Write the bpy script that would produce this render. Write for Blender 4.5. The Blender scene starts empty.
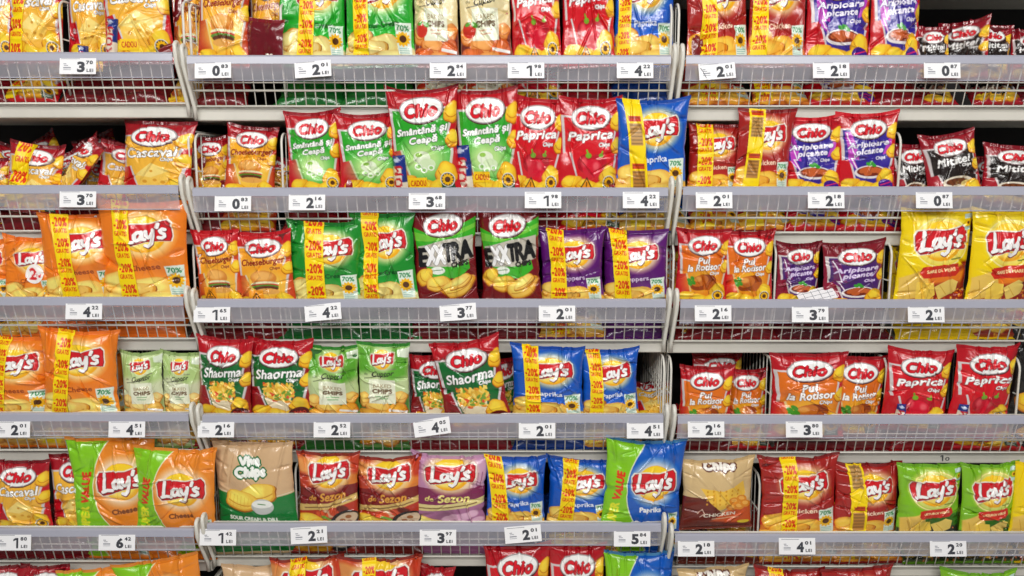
import bpy, math, random
import numpy as np
from mathutils import Matrix, Vector

C = bpy.context.scene.collection
PI = math.pi

# ------------------------------------------------------------------ camera geometry
F = 920.0                      # focal length in pixels of the 1024x576 frame
TH = math.radians(7.2)         # the camera looks slightly down
D = 2.3                        # its distance from the front of the shelves
ZC = 1.30 + D * math.tan(TH)


def P(px, py, Y):
    """point of the plane y = Y seen at a pixel"""
    a, b = (px - 512) / F, (py - 288) / F
    dy = math.cos(TH) - b * math.sin(TH)
    dz = -math.sin(TH) - b * math.cos(TH)
    t = (Y + D) / dy
    return a * t, ZC + dz * t


def px_size(py, Y):
    return (P(513, py, Y)[0] - P(512, py, Y)[0])


# ------------------------------------------------------------------ materials
def new_mat(name):
    m = bpy.data.materials.new(name)
    m.use_nodes = True
    nt = m.node_tree
    return m, nt, nt.nodes['Principled BSDF']


def lin(c):
    c = np.asarray(c, float) / 255.0
    return np.where(c <= 0.04045, c / 12.92, ((c + 0.055) / 1.055) ** 2.4)


def plain(name, col, rough=0.5, spec=0.5, metal=0.0, noise=0.0, nscale=30.0):
    m, nt, b = new_mat(name)
    l = lin(col)
    b.inputs['Base Color'].default_value = (*l, 1)
    b.inputs['Roughness'].default_value = rough
    b.inputs['Specular IOR Level'].default_value = spec
    b.inputs['Metallic'].default_value = metal
    if noise > 0:
        tc = nt.nodes.new('ShaderNodeTexCoord')
        n = nt.nodes.new('ShaderNodeTexNoise')
        n.inputs['Scale'].default_value = nscale
        n.inputs['Detail'].default_value = 4
        r = nt.nodes.new('ShaderNodeValToRGB')
        r.color_ramp.elements[0].color = (*(l * (1 - noise)), 1)
        r.color_ramp.elements[1].color = (*np.minimum(l * (1 + noise), 1), 1)
        r.color_ramp.elements[0].position = 0.35
        r.color_ramp.elements[1].position = 0.65
        nt.links.new(tc.outputs['Object'], n.inputs['Vector'])
        nt.links.new(n.outputs['Fac'], r.inputs['Fac'])
        nt.links.new(r.outputs['Color'], b.inputs['Base Color'])
    return m


def printed(name, rough, coat, bump, bscale):
    """a printed surface: the print is stored on the mesh as the colour attribute 'print'"""
    m, nt, b = new_mat(name)
    at = nt.nodes.new('ShaderNodeAttribute')
    at.attribute_name = 'print'
    nt.links.new(at.outputs['Color'], b.inputs['Base Color'])
    b.inputs['Roughness'].default_value = rough
    b.inputs['Coat Weight'].default_value = coat
    b.inputs['Coat Roughness'].default_value = 0.08
    if bump > 0:
        tc = nt.nodes.new('ShaderNodeTexCoord')
        n = nt.nodes.new('ShaderNodeTexNoise')
        n.inputs['Scale'].default_value = bscale
        n.inputs['Detail'].default_value = 3
        bp = nt.nodes.new('ShaderNodeBump')
        bp.inputs['Strength'].default_value = bump
        bp.inputs['Distance'].default_value = 0.004
        nt.links.new(tc.outputs['Object'], n.inputs['Vector'])
        nt.links.new(n.outputs['Fac'], bp.inputs['Height'])
        nt.links.new(bp.outputs['Normal'], b.inputs['Normal'])
        nt.links.new(bp.outputs['Normal'], b.inputs['Coat Normal'])
    return m


M_FOIL = printed('printed_foil', 0.22, 0.6, 0.75, 30)
M_PAPER = printed('printed_paper_band', 0.38, 0.15, 0.15, 30)
M_WIRE = plain('white_coated_wire', (226, 224, 214), 0.38)
M_SHELF = plain('cream_shelf_paint', (210, 207, 197), 0.5, noise=0.05, nscale=9)
M_POST = plain('grey_post_paint', (120, 120, 116), 0.5)
M_BACK = plain('dark_back_panel', (30, 26, 25), 0.7, noise=0.12, nscale=14)
M_CARD = plain('white_tag_card', (244, 244, 246), 0.55)
M_INK = plain('dark_grey_ink', (58, 60, 68), 0.6)
M_INK2 = plain('pale_grey_ink', (150, 152, 160), 0.6)
M_LIP = plain('frosted_white_plastic', (172, 173, 187), 0.22, noise=0.03, nscale=5)
M_FLOOR = plain('pale_floor_tiles', (176, 172, 165), 0.3, noise=0.06, nscale=3)

# clear but hazy label strip
M_CLEAR, nt, b = new_mat('hazy_clear_plastic')
b.inputs['Base Color'].default_value = (*lin((222, 220, 230)), 1)
b.inputs['Roughness'].default_value = 0.22
tr = nt.nodes.new('ShaderNodeBsdfTransparent')
tr.inputs['Color'].default_value = (0.97, 0.96, 0.98, 1)
mx = nt.nodes.new('ShaderNodeMixShader')
tc = nt.nodes.new('ShaderNodeTexCoord')
mp = nt.nodes.new('ShaderNodeMapping')
mp.inputs['Scale'].default_value = (2.2, 1, 6)
nz = nt.nodes.new('ShaderNodeTexNoise')
nz.inputs['Scale'].default_value = 2.0
nz.inputs['Detail'].default_value = 3
mr = nt.nodes.new('ShaderNodeMapRange')
mr.inputs['From Min'].default_value = 0.3
mr.inputs['From Max'].default_value = 0.7
mr.inputs['To Min'].default_value = 0.24
mr.inputs['To Max'].default_value = 0.44
nt.links.new(tc.outputs['Object'], mp.inputs['Vector'])
nt.links.new(mp.outputs['Vector'], nz.inputs['Vector'])
nt.links.new(nz.outputs['Fac'], mr.inputs['Value'])
nt.links.new(mr.outputs['Result'], mx.inputs['Fac'])
nt.links.new(tr.outputs['BSDF'], mx.inputs[1])
nt.links.new(b.outputs['BSDF'], mx.inputs[2])
nt.links.new(mx.outputs['Shader'], nt.nodes['Material Output'].inputs['Surface'])


# ------------------------------------------------------------------ object helpers
def tag(o, label=None, cat=None, group=None, kind=None):
    if label: o['label'] = label
    if cat: o['category'] = cat
    if group: o['group'] = group
    if kind: o['kind'] = kind
    return o


def empty(name, loc=(0, 0, 0), mat=None):
    o = bpy.data.objects.new(name, None)
    o.empty_display_size = 0.05
    C.objects.link(o)
    if mat is not None:
        o.matrix_world = mat
    else:
        o.location = loc
    return o


def link(name, me, parent=None, loc=None):
    o = bpy.data.objects.new(name, me)
    C.objects.link(o)
    if parent is not None: o.parent = parent
    if loc is not None: o.location = loc
    return o


class MB:
    """collects boxes, tubes and sheets; build() makes ONE mesh object"""
    def __init__(s):
        s.v, s.f = [], []

    def box(s, x0, x1, y0, y1, z0, z1, bev=0.0):
        n = len(s.v)
        if bev <= 0:
            s.v += [(x0, y0, z0), (x1, y0, z0), (x1, y1, z0), (x0, y1, z0), (x0, y0, z1), (x1, y0, z1), (x1, y1, z1), (x0, y1, z1)]
            s.f += [tuple(n + i for i in q) for q in ((0, 3, 2, 1), (4, 5, 6, 7), (0, 1, 5, 4), (1, 2, 6, 5), (2, 3, 7, 6), (3, 0, 4, 7))]
        else:   # profile with rounded y/z corners swept along x
            pr = []
            for cy, cz, a0 in ((y1 - bev, z1 - bev, 0), (y0 + bev, z1 - bev, 90), (y0 + bev, z0 + bev, 180), (y1 - bev, z0 + bev, 270)):
                for k in range(4):
                    a = math.radians(a0 + 30 * k)
                    pr.append((cy + bev * math.cos(a), cz + bev * math.sin(a)))
            s.sweep_x(pr, x0, x1, True)

    def sweep_x(s, prof, x0, x1, closed):
        n, k = len(s.v), len(prof)
        for x in (x0, x1):
            s.v += [(x, y, z) for y, z in prof]
        for i in range(k if closed else k - 1):
            j = (i + 1) % k
            s.f.append((n + i, n + j, n + k + j, n + k + i))
        if closed:
            s.f.append(tuple(n + i for i in reversed(range(k))))
            s.f.append(tuple(n + k + i for i in range(k)))

    def tube(s, pts, r, sides=6):
        pts = [Vector(p) for p in pts]
        base = len(s.v)
        ref = Vector((0.13, 0.31, 0.94))
        for i, p in enumerate(pts):
            a = pts[max(i - 1, 0)]
            c = pts[min(i + 1, len(pts) - 1)]
            d = (c - a).normalized()
            if abs(d.dot(ref)) > 0.97: rr = Vector((1, 0, 0.1))
            else: rr = ref
            e = d.cross(rr).normalized()
            g = d.cross(e)
            for k in range(sides):
                an = 2 * PI * k / sides
                s.v.append(tuple(p + e * (r * math.cos(an)) + g * (r * math.sin(an))))
        for i in range(len(pts) - 1):
            for k in range(sides):
                k2 = (k + 1) % sides
                s.f.append((base + i * sides + k, base + i * sides + k2, base + (i + 1) * sides + k2, base + (i + 1) * sides + k))
        s.f.append(tuple(base + k for k in reversed(range(sides))))
        s.f.append(tuple(base + (len(pts) - 1) * sides + k for k in range(sides)))

    def build(s, name, mat, parent=None, smooth=False, loc=None):
        me = bpy.data.meshes.new(name)
        me.from_pydata(s.v, [], s.f)
        me.materials.append(mat)
        if smooth:
            me.polygons.foreach_set('use_smooth', [True] * len(me.polygons))
        me.update()
        return link(name, me, parent, loc)


# ------------------------------------------------------------------ lettering
_glyphs = {}


def text_tris(s, bold=0.0, spc=1.0):
    """outline triangles of a word in Blender's own font, (n,3,2) array"""
    key = (s, bold, spc)
    if key not in _glyphs:
        cu = bpy.data.curves.new('lettering', 'FONT')
        cu.body = s
        cu.offset = bold
        cu.resolution_u = 3
        cu.space_character = spc
        ob = bpy.data.objects.new('lettering', cu)
        me = bpy.data.meshes.new_from_object(ob)
        me.calc_loop_triangles()
        co = np.empty(len(me.vertices) * 3)
        me.vertices.foreach_get('co', co)
        co = co.reshape(-1, 3)[:, :2]
        ti = np.empty(len(me.loop_triangles) * 3, int)
        me.loop_triangles.foreach_get('vertices', ti)
        _glyphs[key] = co[ti.reshape(-1, 3)]
        bpy.data.objects.remove(ob)
        bpy.data.curves.remove(cu)
        bpy.data.meshes.remove(me)
    return _glyphs[key]


# ------------------------------------------------------------------ printing plates: flat artwork, worked out as colour arrays
class Art:
    W = 300

    def __init__(s, a, col):
        s.a = a
        s.H = int(round(s.W * a))
        s.c = np.empty((s.H, s.W, 3))
        s.c[:] = col
        x = (np.arange(s.W) + .5) / s.W
        y = (np.arange(s.H) + .5) / s.W
        s.X, s.Y = np.meshgrid(x, y)

    def lay(s, alpha, col):
        alpha = np.clip(alpha, 0, 1)[..., None]
        s.c = s.c * (1 - alpha) + np.asarray(col, float) * alpha

    def cov(s, d, soft=0.0):
        return np.clip(0.5 - d / max(1.0 / s.W, soft), 0, 1)

    def ell(s, cx, cy, rx, ry, col, rot=0, soft=0.0, op=1.0):
        c, n = math.cos(math.radians(rot)), math.sin(math.radians(rot))
        x, y = s.X - cx, s.Y - cy
        u, v = (x * c + y * n) / rx, (-x * n + y * c) / ry
        d = (np.sqrt(u * u + v * v) - 1) * min(rx, ry)
        s.lay(op * s.cov(d, soft), col)

    def poly(s, pts, col, op=1.0, soft=0.0):
        pts = np.asarray(pts, float)
        ins = np.zeros(s.X.shape, bool)
        dm = np.full(s.X.shape, 9.0)
        for i in range(len(pts)):
            (x1, y1), (x2, y2) = pts[i], pts[(i + 1) % len(pts)]
            if y1 != y2:
                cr = ((y1 > s.Y) != (y2 > s.Y)) & (s.X < (x2 - x1) * (s.Y - y1) / (y2 - y1) + x1)
                ins ^= cr
            dm = np.minimum(dm, s.seg(x1, y1, x2, y2))
        s.lay(op * s.cov(np.where(ins, -dm, dm), soft), col)

    def rect(s, x0, y0, x1, y1, col, op=1.0):
        s.poly([(x0, y0), (x1, y0), (x1, y1), (x0, y1)], col, op)

    def seg(s, x1, y1, x2, y2):
        dx, dy = x2 - x1, y2 - y1
        q = dx * dx + dy * dy + 1e-12
        t = np.clip(((s.X - x1) * dx + (s.Y - y1) * dy) / q, 0, 1)
        return np.hypot(s.X - x1 - t * dx, s.Y - y1 - t * dy)

    def line(s, pts, w, col, op=1.0):
        d = np.full(s.X.shape, 9.0)
        for (x1, y1), (x2, y2) in zip(pts[:-1], pts[1:]):
            d = np.minimum(d, s.seg(x1, y1, x2, y2))
        s.lay(op * s.cov(d - w / 2), col)

    def text(s, word, cx, cy, w, col, shear=0.0, rot=0.0, edge=None, ew=0.012, bold=0.0, tall=None, vert=False):
        t = text_tris(word, 0.0, 1.0 + bold * 6).copy()
        t[..., 0] += shear * t[..., 1]
        lo, hi = t.reshape(-1, 2).min(0), t.reshape(-1, 2).max(0)
        k = w / (hi[0] - lo[0])
        ky = k if tall is None else tall / (hi[1] - lo[1])
        t = t - (lo + hi) / 2
        t[..., 0] *= k
        t[..., 1] *= -ky
        r = math.radians(rot)
        co, si = math.cos(r), math.sin(r)
        q = np.empty_like(t)
        q[..., 0] = cx + t[..., 0] * co + t[..., 1] * si
        q[..., 1] = cy - t[..., 0] * si + t[..., 1] * co
        SS = 2
        m = np.zeros((s.H * SS, s.W * SS), bool)
        g = q * s.W * SS - .5
        for tri in g:
            x0, y0 = np.floor(tri.min(0)).astype(int)
            x1, y1 = np.ceil(tri.max(0)).astype(int) + 1
            x0, y0 = max(x0, 0), max(y0, 0)
            x1, y1 = min(x1, m.shape[1]), min(y1, m.shape[0])
            if x1 <= x0 or y1 <= y0: continue
            yy, xx = np.mgrid[y0:y1, x0:x1]
            (ax, ay), (bx, by), (cx_, cy_) = tri
            e1 = (bx - ax) * (yy - ay) - (by - ay) * (xx - ax)
            e2 = (cx_ - bx) * (yy - by) - (cy_ - by) * (xx - bx)
            e3 = (ax - cx_) * (yy - cy_) - (ay - cy_) * (xx - cx_)
            m[y0:y1, x0:x1] |= ((e1 >= 0) & (e2 >= 0) & (e3 >= 0)) | ((e1 <= 0) & (e2 <= 0) & (e3 <= 0))

        def grow(mm, rad):
            n = int(round(rad * s.W * SS))
            for _ in range(n):
                o = mm.copy()
                o[1:] |= mm[:-1]; o[:-1] |= mm[1:]; o[:, 1:] |= mm[:, :-1]; o[:, :-1] |= mm[:, 1:]
                mm = o
            return mm

        def down(mm):
            return mm.reshape(s.H, SS, s.W, SS).mean((1, 3))
        if bold: m = grow(m, bold)
        if edge is not None: s.lay(down(grow(m, ew)), edge)
        s.lay(down(m), col)

    # ---- recurring motifs
    def chip(s, cx, cy, rx, ry, rot=0, col=(246, 190, 40)):
        col = np.array(col, float)
        c, n = math.cos(math.radians(rot)), math.sin(math.radians(rot))

        def ring(k, dx=0.0, dy=0.0):     # slightly irregular crisp outline
            p = []
            for a in np.linspace(0, 2 * PI, 22, endpoint=False):
                w_ = k * (1 + .07 * math.sin(3 * a + cx * 40) + .05 * math.sin(5 * a + cy * 30))
                x, y = rx * w_ * math.cos(a) + dx, ry * w_ * math.sin(a) + dy
                p.append((cx + x * c - y * n, cy + x * n + y * c))
            return p
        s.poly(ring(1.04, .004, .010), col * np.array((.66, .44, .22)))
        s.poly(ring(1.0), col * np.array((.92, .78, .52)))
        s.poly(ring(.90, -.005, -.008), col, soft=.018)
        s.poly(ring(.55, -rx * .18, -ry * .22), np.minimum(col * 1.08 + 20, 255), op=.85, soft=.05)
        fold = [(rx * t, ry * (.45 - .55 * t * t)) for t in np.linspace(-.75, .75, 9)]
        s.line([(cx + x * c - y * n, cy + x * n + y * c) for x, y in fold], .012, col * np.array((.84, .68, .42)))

    def sunflower(s, cx, cy, r):
        for k in range(12):
            a = k * PI / 6
            s.ell(cx + r * .62 * math.cos(a), cy + r * .62 * math.sin(a), r * .42, r * .2, (250, 190, 20), math.degrees(a))
        s.ell(cx, cy, r * .48, r * .48, (88, 50, 18))

    def oil_badge(s, cx, cy, r):
        s.poly([(cx - r, cy), (cx + r, cy), (cx + r, cy + 1.9 * r), (cx - r, cy + 1.9 * r)], (34, 74, 52))
        s.ell(cx, cy, r * 1.08, r * 1.08, (232, 232, 226))
        s.ell(cx, cy, r * .95, r * .95, (60, 62, 50))
        s.sunflower(cx, cy, r * .86)
        s.line([(cx - r * .6, cy + r * 1.4), (cx + r * .6, cy + r * 1.4)], r * .2, (200, 214, 200))

    def flower_card(s, cx, cy, w):
        h = w * 1.75
        s.poly([(cx - w * .45, cy - h * .5), (cx + w * .5, cy - h * .55), (cx + w * .45, cy + h * .5), (cx - w * .3, cy + h * .5)], (226, 240, 226))
        s.text('70%', cx, cy - h * .36, w * .7, (40, 140, 80), bold=.003)
        s.sunflower(cx, cy + .0 * h, w * .42)
        for k in range(3):
            s.line([(cx - w * .25, cy + h * (.3 + .07 * k)), (cx + w * .3, cy + h * (.3 + .07 * k))], .008, (120, 180, 170))

    def warn(s, cx, cy, r):
        s.poly([(cx, cy - r), (cx + r * 1.05, cy + r * .8), (cx - r * 1.05, cy + r * .8)], (60, 40, 10))
        s.poly([(cx, cy - r * .72), (cx + r * .78, cy + r * .65), (cx - r * .78, cy + r * .65)], (246, 160, 30))
        s.line([(cx, cy - r * .3), (cx, cy + r * .2)], r * .14, (60, 40, 10))
        s.line([(cx - r * .4, cy + r * .45), (cx + r * .4, cy + r * .45)], r * .16, (90, 60, 20))

    def oval_logo(s, cx, cy, w, rot=3):
        s.ell(cx + .006, cy + .012, w * .53, w * .295, (70, 12, 20), -rot)
        s.ell(cx, cy, w * .52, w * .285, (168, 160, 160), -rot)
        s.ell(cx, cy, w * .49, w * .26, (252, 252, 250), -rot)
        s.text('Chio', cx, cy + .004, w * .74, (222, 22, 40), shear=.22, rot=rot, edge=(120, 6, 26), ew=.009, bold=.0115, tall=w * .27)

    def script(s, cx, cy, w, rot, col, sw):
        r = math.radians(rot)
        co, si = math.cos(r), math.sin(r)
        ls = [
            [(.15, .10), (.125, .40), (.085, .80)], [(.05, .82), (.16, .77), (.28, .80)],
            [(.47, .44), (.40, .40), (.335, .50), (.325, .66), (.36, .75), (.42, .70), (.46, .58)], [(.475, .40), (.465, .60), (.475, .72), (.51, .74)],
            [(.555, .40), (.55, .58), (.59, .68), (.65, .62), (.69, .48)], [(.71, .36), (.685, .64), (.63, .95), (.56, 1.06), (.51, 1.0)],
            [(.83, .14), (.80, .28)],
            [(.955, .42), (.90, .38), (.85, .44), (.87, .53), (.93, .60), (.93, .70), (.87, .76), (.80, .72)]]
        for l in ls:
            q = []
            for (x, y) in l:
                X, Y = (x - .52) * w, (y - .52) * w * .56
                q.append((cx + X * co + Y * si, cy - X * si + Y * co))
            s.line(q, sw, col)

    def sun_logo(s, cx, cy, w, rot=7, glow=(255, 236, 170)):
        s.ell(cx, cy, w * .53, w * .50, glow, soft=.10, op=.75)
        s.ell(cx, cy, w * .40, w * .39, (246, 176, 24))
        s.ell(cx - w * .01, cy - w * .05, w * .37, w * .33, (254, 214, 46))
        s.ell(cx - w * .05, cy + w * .19, w * .26, w * .12, (255, 228, 110), soft=.05)
        r = math.radians(rot)
        co, si = math.cos(r), math.sin(r)

        def q(pts, dx=0, dy=0):
            return [(cx + dx + x * w * co + y * w * si, cy + dy - x * w * si + y * w * co) for x, y in pts]
        rb = [(-.50, -.16), (-.44, -.24), (-.2, -.245), (.1, -.21), (.3, -.24), (.44, -.25), (.50, -.17), (.50, .10), (.46, .20), (.25, .17), (0, .16), (-.25, .21), (-.42, .22), (-.5, .12)]
        s.poly(q([(x * 1.04, y * 1.09) for x, y in rb]), (246, 236, 222))
        s.poly(q(rb, 0, .004), (140, 14, 26))
        s.poly(q([(x * .97, y * .93) for x, y in rb]), (214, 30, 40))
        s.script(cx + .004, cy + .008, w * .88, rot, (110, 8, 20), w * .088)
        s.script(cx, cy, w * .88, rot, (254, 254, 252), w * .070)


A0 = 1.38


def zig(A, col, edge=(214, 206, 206), x0=.06, x1=.93, y0=.24):
    """the lightning-edged panel behind the flavour name"""
    a = A.a
    pts = [(x0, y0), (x1, y0 - .02), (x1 - .07, .60), (x1 + .02, .60), (x1 - .12, a - .10), (.38, a - .06), (.19, .74), (.10, .76)]
    c = np.array(pts).mean(0)
    A.poly([(c[0] + (x - c[0]) * 1.10, c[1] + (y - c[1]) * 1.055) for x, y in pts], edge)
    A.poly(pts, col)


def chips_row(A, col=(246, 190, 40), base=1.22):
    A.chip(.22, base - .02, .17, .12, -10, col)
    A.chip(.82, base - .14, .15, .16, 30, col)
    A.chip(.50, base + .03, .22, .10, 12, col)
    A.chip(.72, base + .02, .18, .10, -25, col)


def art_oval(panel, words, wcol, wedge, food, top=(184, 18, 32), side=(200, 20, 34), badge='oil', warn=False, corner=True, chipcol=(246, 190, 40), wy=.50, ww=.74, chipsword=True, fade=None, smallchips=False, flash=None):
    A = Art(A0, side)
    A.rect(0, 0, 1, .20, top)
    A.poly([(0, .20), (1, .16), (1, .3), (0, .3)], side)
    zig(A, panel)
    if fade is not None:
        A.ell(.5, .88, .34, .26, fade, soft=.25, op=.9)
    if flash is not None:
        A.poly([(.09, .27), (.20, .27), (.33, .76), (.24, .74), (.36, 1.0), (.16, .78)], flash)
        A.poly([(.94, .34), (.88, .64), (.78, .68), (.86, .42)], flash)
        A.line([(.12, .30), (.26, .74), (.20, .73), (.34, .98)], .018, (240, 236, 246))
    if corner:
        A.chip(.93, .28, .10, .13, 10, chipcol)
        A.chip(.95, .62, .10, .12, 20, chipcol)
    food(A)
    if smallchips:
        A.chip(.20, 1.26, .20, .10, -8, chipcol); A.chip(.50, 1.31, .22, .08, 5, chipcol); A.chip(.82, 1.22, .16, .13, 25, chipcol)
    else:
        chips_row(A, chipcol)
    y = wy
    for i, w in enumerate(words):
        wd = ww if isinstance(ww, float) else ww[i]
        A.text(w, .50 + .02 * i, y, wd, wcol, shear=.2, rot=5, edge=wedge, ew=.009, bold=.006, tall=.12 if len(words) > 1 else .155)
        y += .125
    if chipsword:
        A.text('Chips', .73, y - .01, .18, wcol, shear=.2, rot=5, edge=wedge, ew=.006, bold=.003)
    A.oval_logo(.50, .22, .62)
    if badge == 'oil': A.oil_badge(.83, 1.17, .095)
    if badge == 'bird':
        A.ell(.83, 1.22, .13, .10, (64, 20, 140), 20)
        A.line([(.74, 1.22), (.92, 1.17)], .02, (220, 40, 110)); A.line([(.75, 1.27), (.9, 1.25)], .02, (220, 40, 110))
    if badge == 'dark':
        A.ell(.80, 1.22, .16, .10, (92, 20, 20), -10)
        A.text('SHAO', .80, 1.22, .2, (210, 60, 40), bold=.004)
    if warn: A.warn(.46, 1.22, .12)
    return A


def f_onion(A):
    A.ell(.48, .86, .13, .09, (232, 244, 214)); A.ell(.56, .95, .12, .08, (214, 236, 190))
    for x, y, r in ((.42, .98, .055), (.5, 1.03, .05), (.61, 1.0, .05)):
        A.ell(x, y, r, r * .8, (240, 250, 230)); A.ell(x, y, r * .6, r * .45, (150, 206, 110))
    A.ell(.44, .82, .05, .03, (150, 200, 80))


def f_cheese(A):
    A.poly([(.25, .90), (.50, .68), (.76, .80), (.76, 1.05), (.3, 1.1)], (250, 206, 90))
    A.poly([(.25, .90), (.50, .68), (.76, .80), (.5, .93)], (253, 226, 130))
    for x, y, r in ((.4, 1.0, .035), (.55, .97, .03), (.66, 1.0, .035), (.5, .82, .025)):
        A.ell(x, y, r, r * .8, (222, 160, 50))


def f_burger(A):
    A.ell(.50, .94, .36, .26, (250, 214, 90), soft=.2, op=.8); A.ell(.50, .80, .24, .15, (222, 138, 48)); A.ell(.48, .76, .19, .09, (246, 184, 96), soft=.04)
    A.ell(.52, .92, .25, .05, (240, 236, 190)); A.ell(.52, .945, .24, .035, (206, 50, 40)); A.ell(.52, .98, .24, .05, (90, 140, 40))
    A.ell(.53, 1.01, .22, .05, (98, 52, 28)); A.ell(.54, 1.07, .22, .06, (232, 170, 84))


def f_pepper(A):
    A.ell(.44, .90, .15, .14, (176, 10, 34)); A.ell(.64, .88, .14, .13, (190, 14, 38)); A.ell(.54, .97, .16, .14, (214, 20, 48))
    A.ell(.40, .88, .05, .07, (236, 80, 90), soft=.04); A.ell(.60, .93, .05, .06, (240, 90, 100), soft=.04)
    A.ell(.47, .78, .05, .04, (120, 170, 40)); A.line([(.47, .78), (.44, .70)], .03, (130, 180, 50)); A.ell(.68, .77, .04, .03, (120, 170, 40)); A.line([(.68, .77), (.70, .71)], .025, (130, 180, 50))


def f_chicken(A):
    A.ell(.52, .92, .26, .15, (150, 62, 16), -15); A.ell(.46, .89, .17, .11, (204, 110, 34), -15); A.ell(.66, .98, .13, .08, (186, 90, 26), -30)
    A.ell(.42, .86, .08, .05, (236, 160, 70), soft=.03)
    for x, y in ((.24, .88), (.30, .84), (.26, .94), (.33, .92)): A.ell(x, y, .055, .035, (70, 150, 40), 40)


def f_wings(A):
    A.ell(.55, .98, .28, .12, (232, 226, 226)); A.ell(.55, .97, .24, .09, (120, 40, 24))
    for x, y, r in ((.42, .95, -20), (.52, .93, 10), (.62, .95, -10), (.70, .97, 25), (.5, 1.0, 0)): A.ell(x, y, .075, .05, (200, 96, 44), r)
    for x, y in ((.5, .84), (.56, .82), (.6, .86)): A.ell(x, y, .05, .03, (60, 160, 50), 30)


def f_mici(A):
    A.ell(.52, .95, .30, .13, (236, 226, 206)); A.ell(.5, .93, .22, .07, (96, 50, 26))
    for x in (.36, .46, .56, .64): A.line([(x, .90), (x + .05, .98)], .06, (120, 64, 34))
    A.ell(.72, .98, .1, .06, (240, 220, 140))


def f_shaorma(A):
    A.poly([(.24, .86), (.74, .82), (.64, 1.22), (.38, 1.22)], (240, 226, 190))
    A.ell(.5, .84, .24, .15, (236, 186, 60))
    rnd = random.Random(4)
    for k in range(60):
        x, y = .28 + .46 * rnd.random(), .68 + .32 * rnd.random()
        A.ell(x, y, .045, .022, rnd.choice([(240, 190, 50), (226, 80, 40), (250, 220, 110), (120, 160, 50), (236, 150, 40), (250, 214, 90)]), rnd.random() * 180)


ART = {}
DESC = {}
SEAL = {}
BACK = {}


def reg(k, A, desc, seal, back):
    c = lin(np.clip(A.c, 0, 255))
    ART[k] = c
    DESC[k] = desc
    SEAL[k] = lin(seal)
    BACK[k] = lin(back)


W_ = (252, 252, 250)
MAR = (118, 18, 28)
reg('cas', art_oval((246, 186, 62), ['Cascaval'], W_, (96, 80, 60), f_cheese, top=(166, 20, 34)), 'red and yellow cheese chip bag', MAR, (120, 20, 28))
reg('che', art_oval((246, 176, 40), ['Cheeseburger'], (150, 30, 14), (252, 200, 80), f_burger, top=(170, 22, 34), side=(196, 60, 30), badge=None, ww=.80, smallchips=True), 'yellow cheeseburger chip bag', MAR, (120, 22, 28))
reg('chw', art_oval((246, 166, 40), ['Cheeseburger'], (150, 30, 14), (252, 200, 80), f_burger, top=(196, 24, 36), side=(206, 70, 30), badge=None, ww=.80, smallchips=True), 'orange cheeseburger chip bag', (190, 26, 36), (120, 22, 28))
reg('sma', art_oval((44, 166, 40), ['Smântână și', 'Ceapă'], W_, (30, 90, 36), f_onion, fade=(200, 234, 150), ww=(.76, .42)), 'red and green onion chip bag', (150, 22, 34), (140, 22, 30))
reg('pap', art_oval((214, 22, 36), ['Paprica'], W_, (120, 70, 70), f_pepper, warn=True), 'red paprika chip bag', (176, 20, 34), (150, 20, 30))
reg('pui', art_oval((226, 112, 26), ['Pui', 'la Rotisor'], W_, (130, 66, 30), f_chicken, ww=(.24, .66), fade=(244, 180, 40)), 'orange roast chicken chip bag', (150, 20, 30), (120, 20, 28))
reg('ari', art_oval((56, 40, 150), ['Aripioare', 'picante'], (240, 236, 250), (40, 24, 130), f_wings, badge='bird', ww=(.74, .52), flash=(190, 60, 190)), 'purple and red chicken wing chip bag', (206, 26, 40), (150, 20, 30))
A = art_oval((74, 34, 110), ['Aripioare', 'picante'], (226, 214, 240), (120, 60, 160), f_wings, top=(128, 18, 36), side=(140, 22, 50), badge=None, ww=(.74, .52), flash=(112, 30, 96))
reg('ar2', A, 'dark purple chicken wing chip bag', (110, 18, 32), (96, 16, 30))
reg('mit', art_oval((36, 26, 24), ['Mititei'], W_, (50, 30, 26), f_mici, top=(150, 18, 34), side=(170, 24, 40), badge=None, ww=.66), 'black and red grill chip bag', (130, 18, 32), (110, 18, 30))
reg('sha', art_oval((20, 104, 46), ['Shaorma'], W_, (16, 60, 34), f_shaorma, side=(150, 24, 30), badge='dark', ww=.74), 'dark green kebab chip bag', (170, 22, 34), (130, 20, 30))

A = Art(1.42, (118, 20, 28))
A.poly([(0, .24), (.3, .32), (1, .12), (1, .36), (.85, .5), (.9, .85), (.7, 1.0), (.25, .9), (.05, .55)], (60, 176, 40))
A.poly([(0, .3), (.4, .34), (1, .2), (1, .26), (.4, .42), (0, .42)], (140, 212, 70), op=.7)
A.poly([(.07, .50), (.55, .40), (.96, .36), (.96, .70), (.6, .80), (.07, .80)], (196, 190, 176))
for w, x, y, ww, hh, c in (('E', .145, .66, .13, .25, (26, 26, 28)), ('X', .28, .63, .16, .27, (246, 246, 246)), ('X', .42, .62, .17, .27, (246, 246, 246)), ('T', .555, .595, .13, .25, (26, 26, 28)), ('R', .69, .58, .14, .26, (26, 26, 28)), ('A', .845, .56, .18, .26, (26, 26, 28))):
    A.text(w, x, y, ww, c, rot=5, bold=.02, tall=hh, edge=(110, 106, 100) if c[0] > 100 else None, ew=.008)
A.text('CHIPS', .74, .765, .26, (40, 36, 36), rot=5, bold=.008, tall=.07)
A.ell(.42, .92, .22, .10, (70, 180, 50)); A.ell(.38, .86, .12, .06, (240, 246, 236)); A.line([(.3, .86), (.46, .85)], .012, (90, 140, 90))
A.chip(.16, .95, .12, .15, 50, (240, 192, 60)); A.chip(.38, 1.06, .20, .12, -8, (244, 200, 80)); A.chip(.70, 1.12, .28, .15, -22, (242, 198, 84)); A.chip(.74, 1.05, .2, .08, -30, (250, 214, 110))
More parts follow.
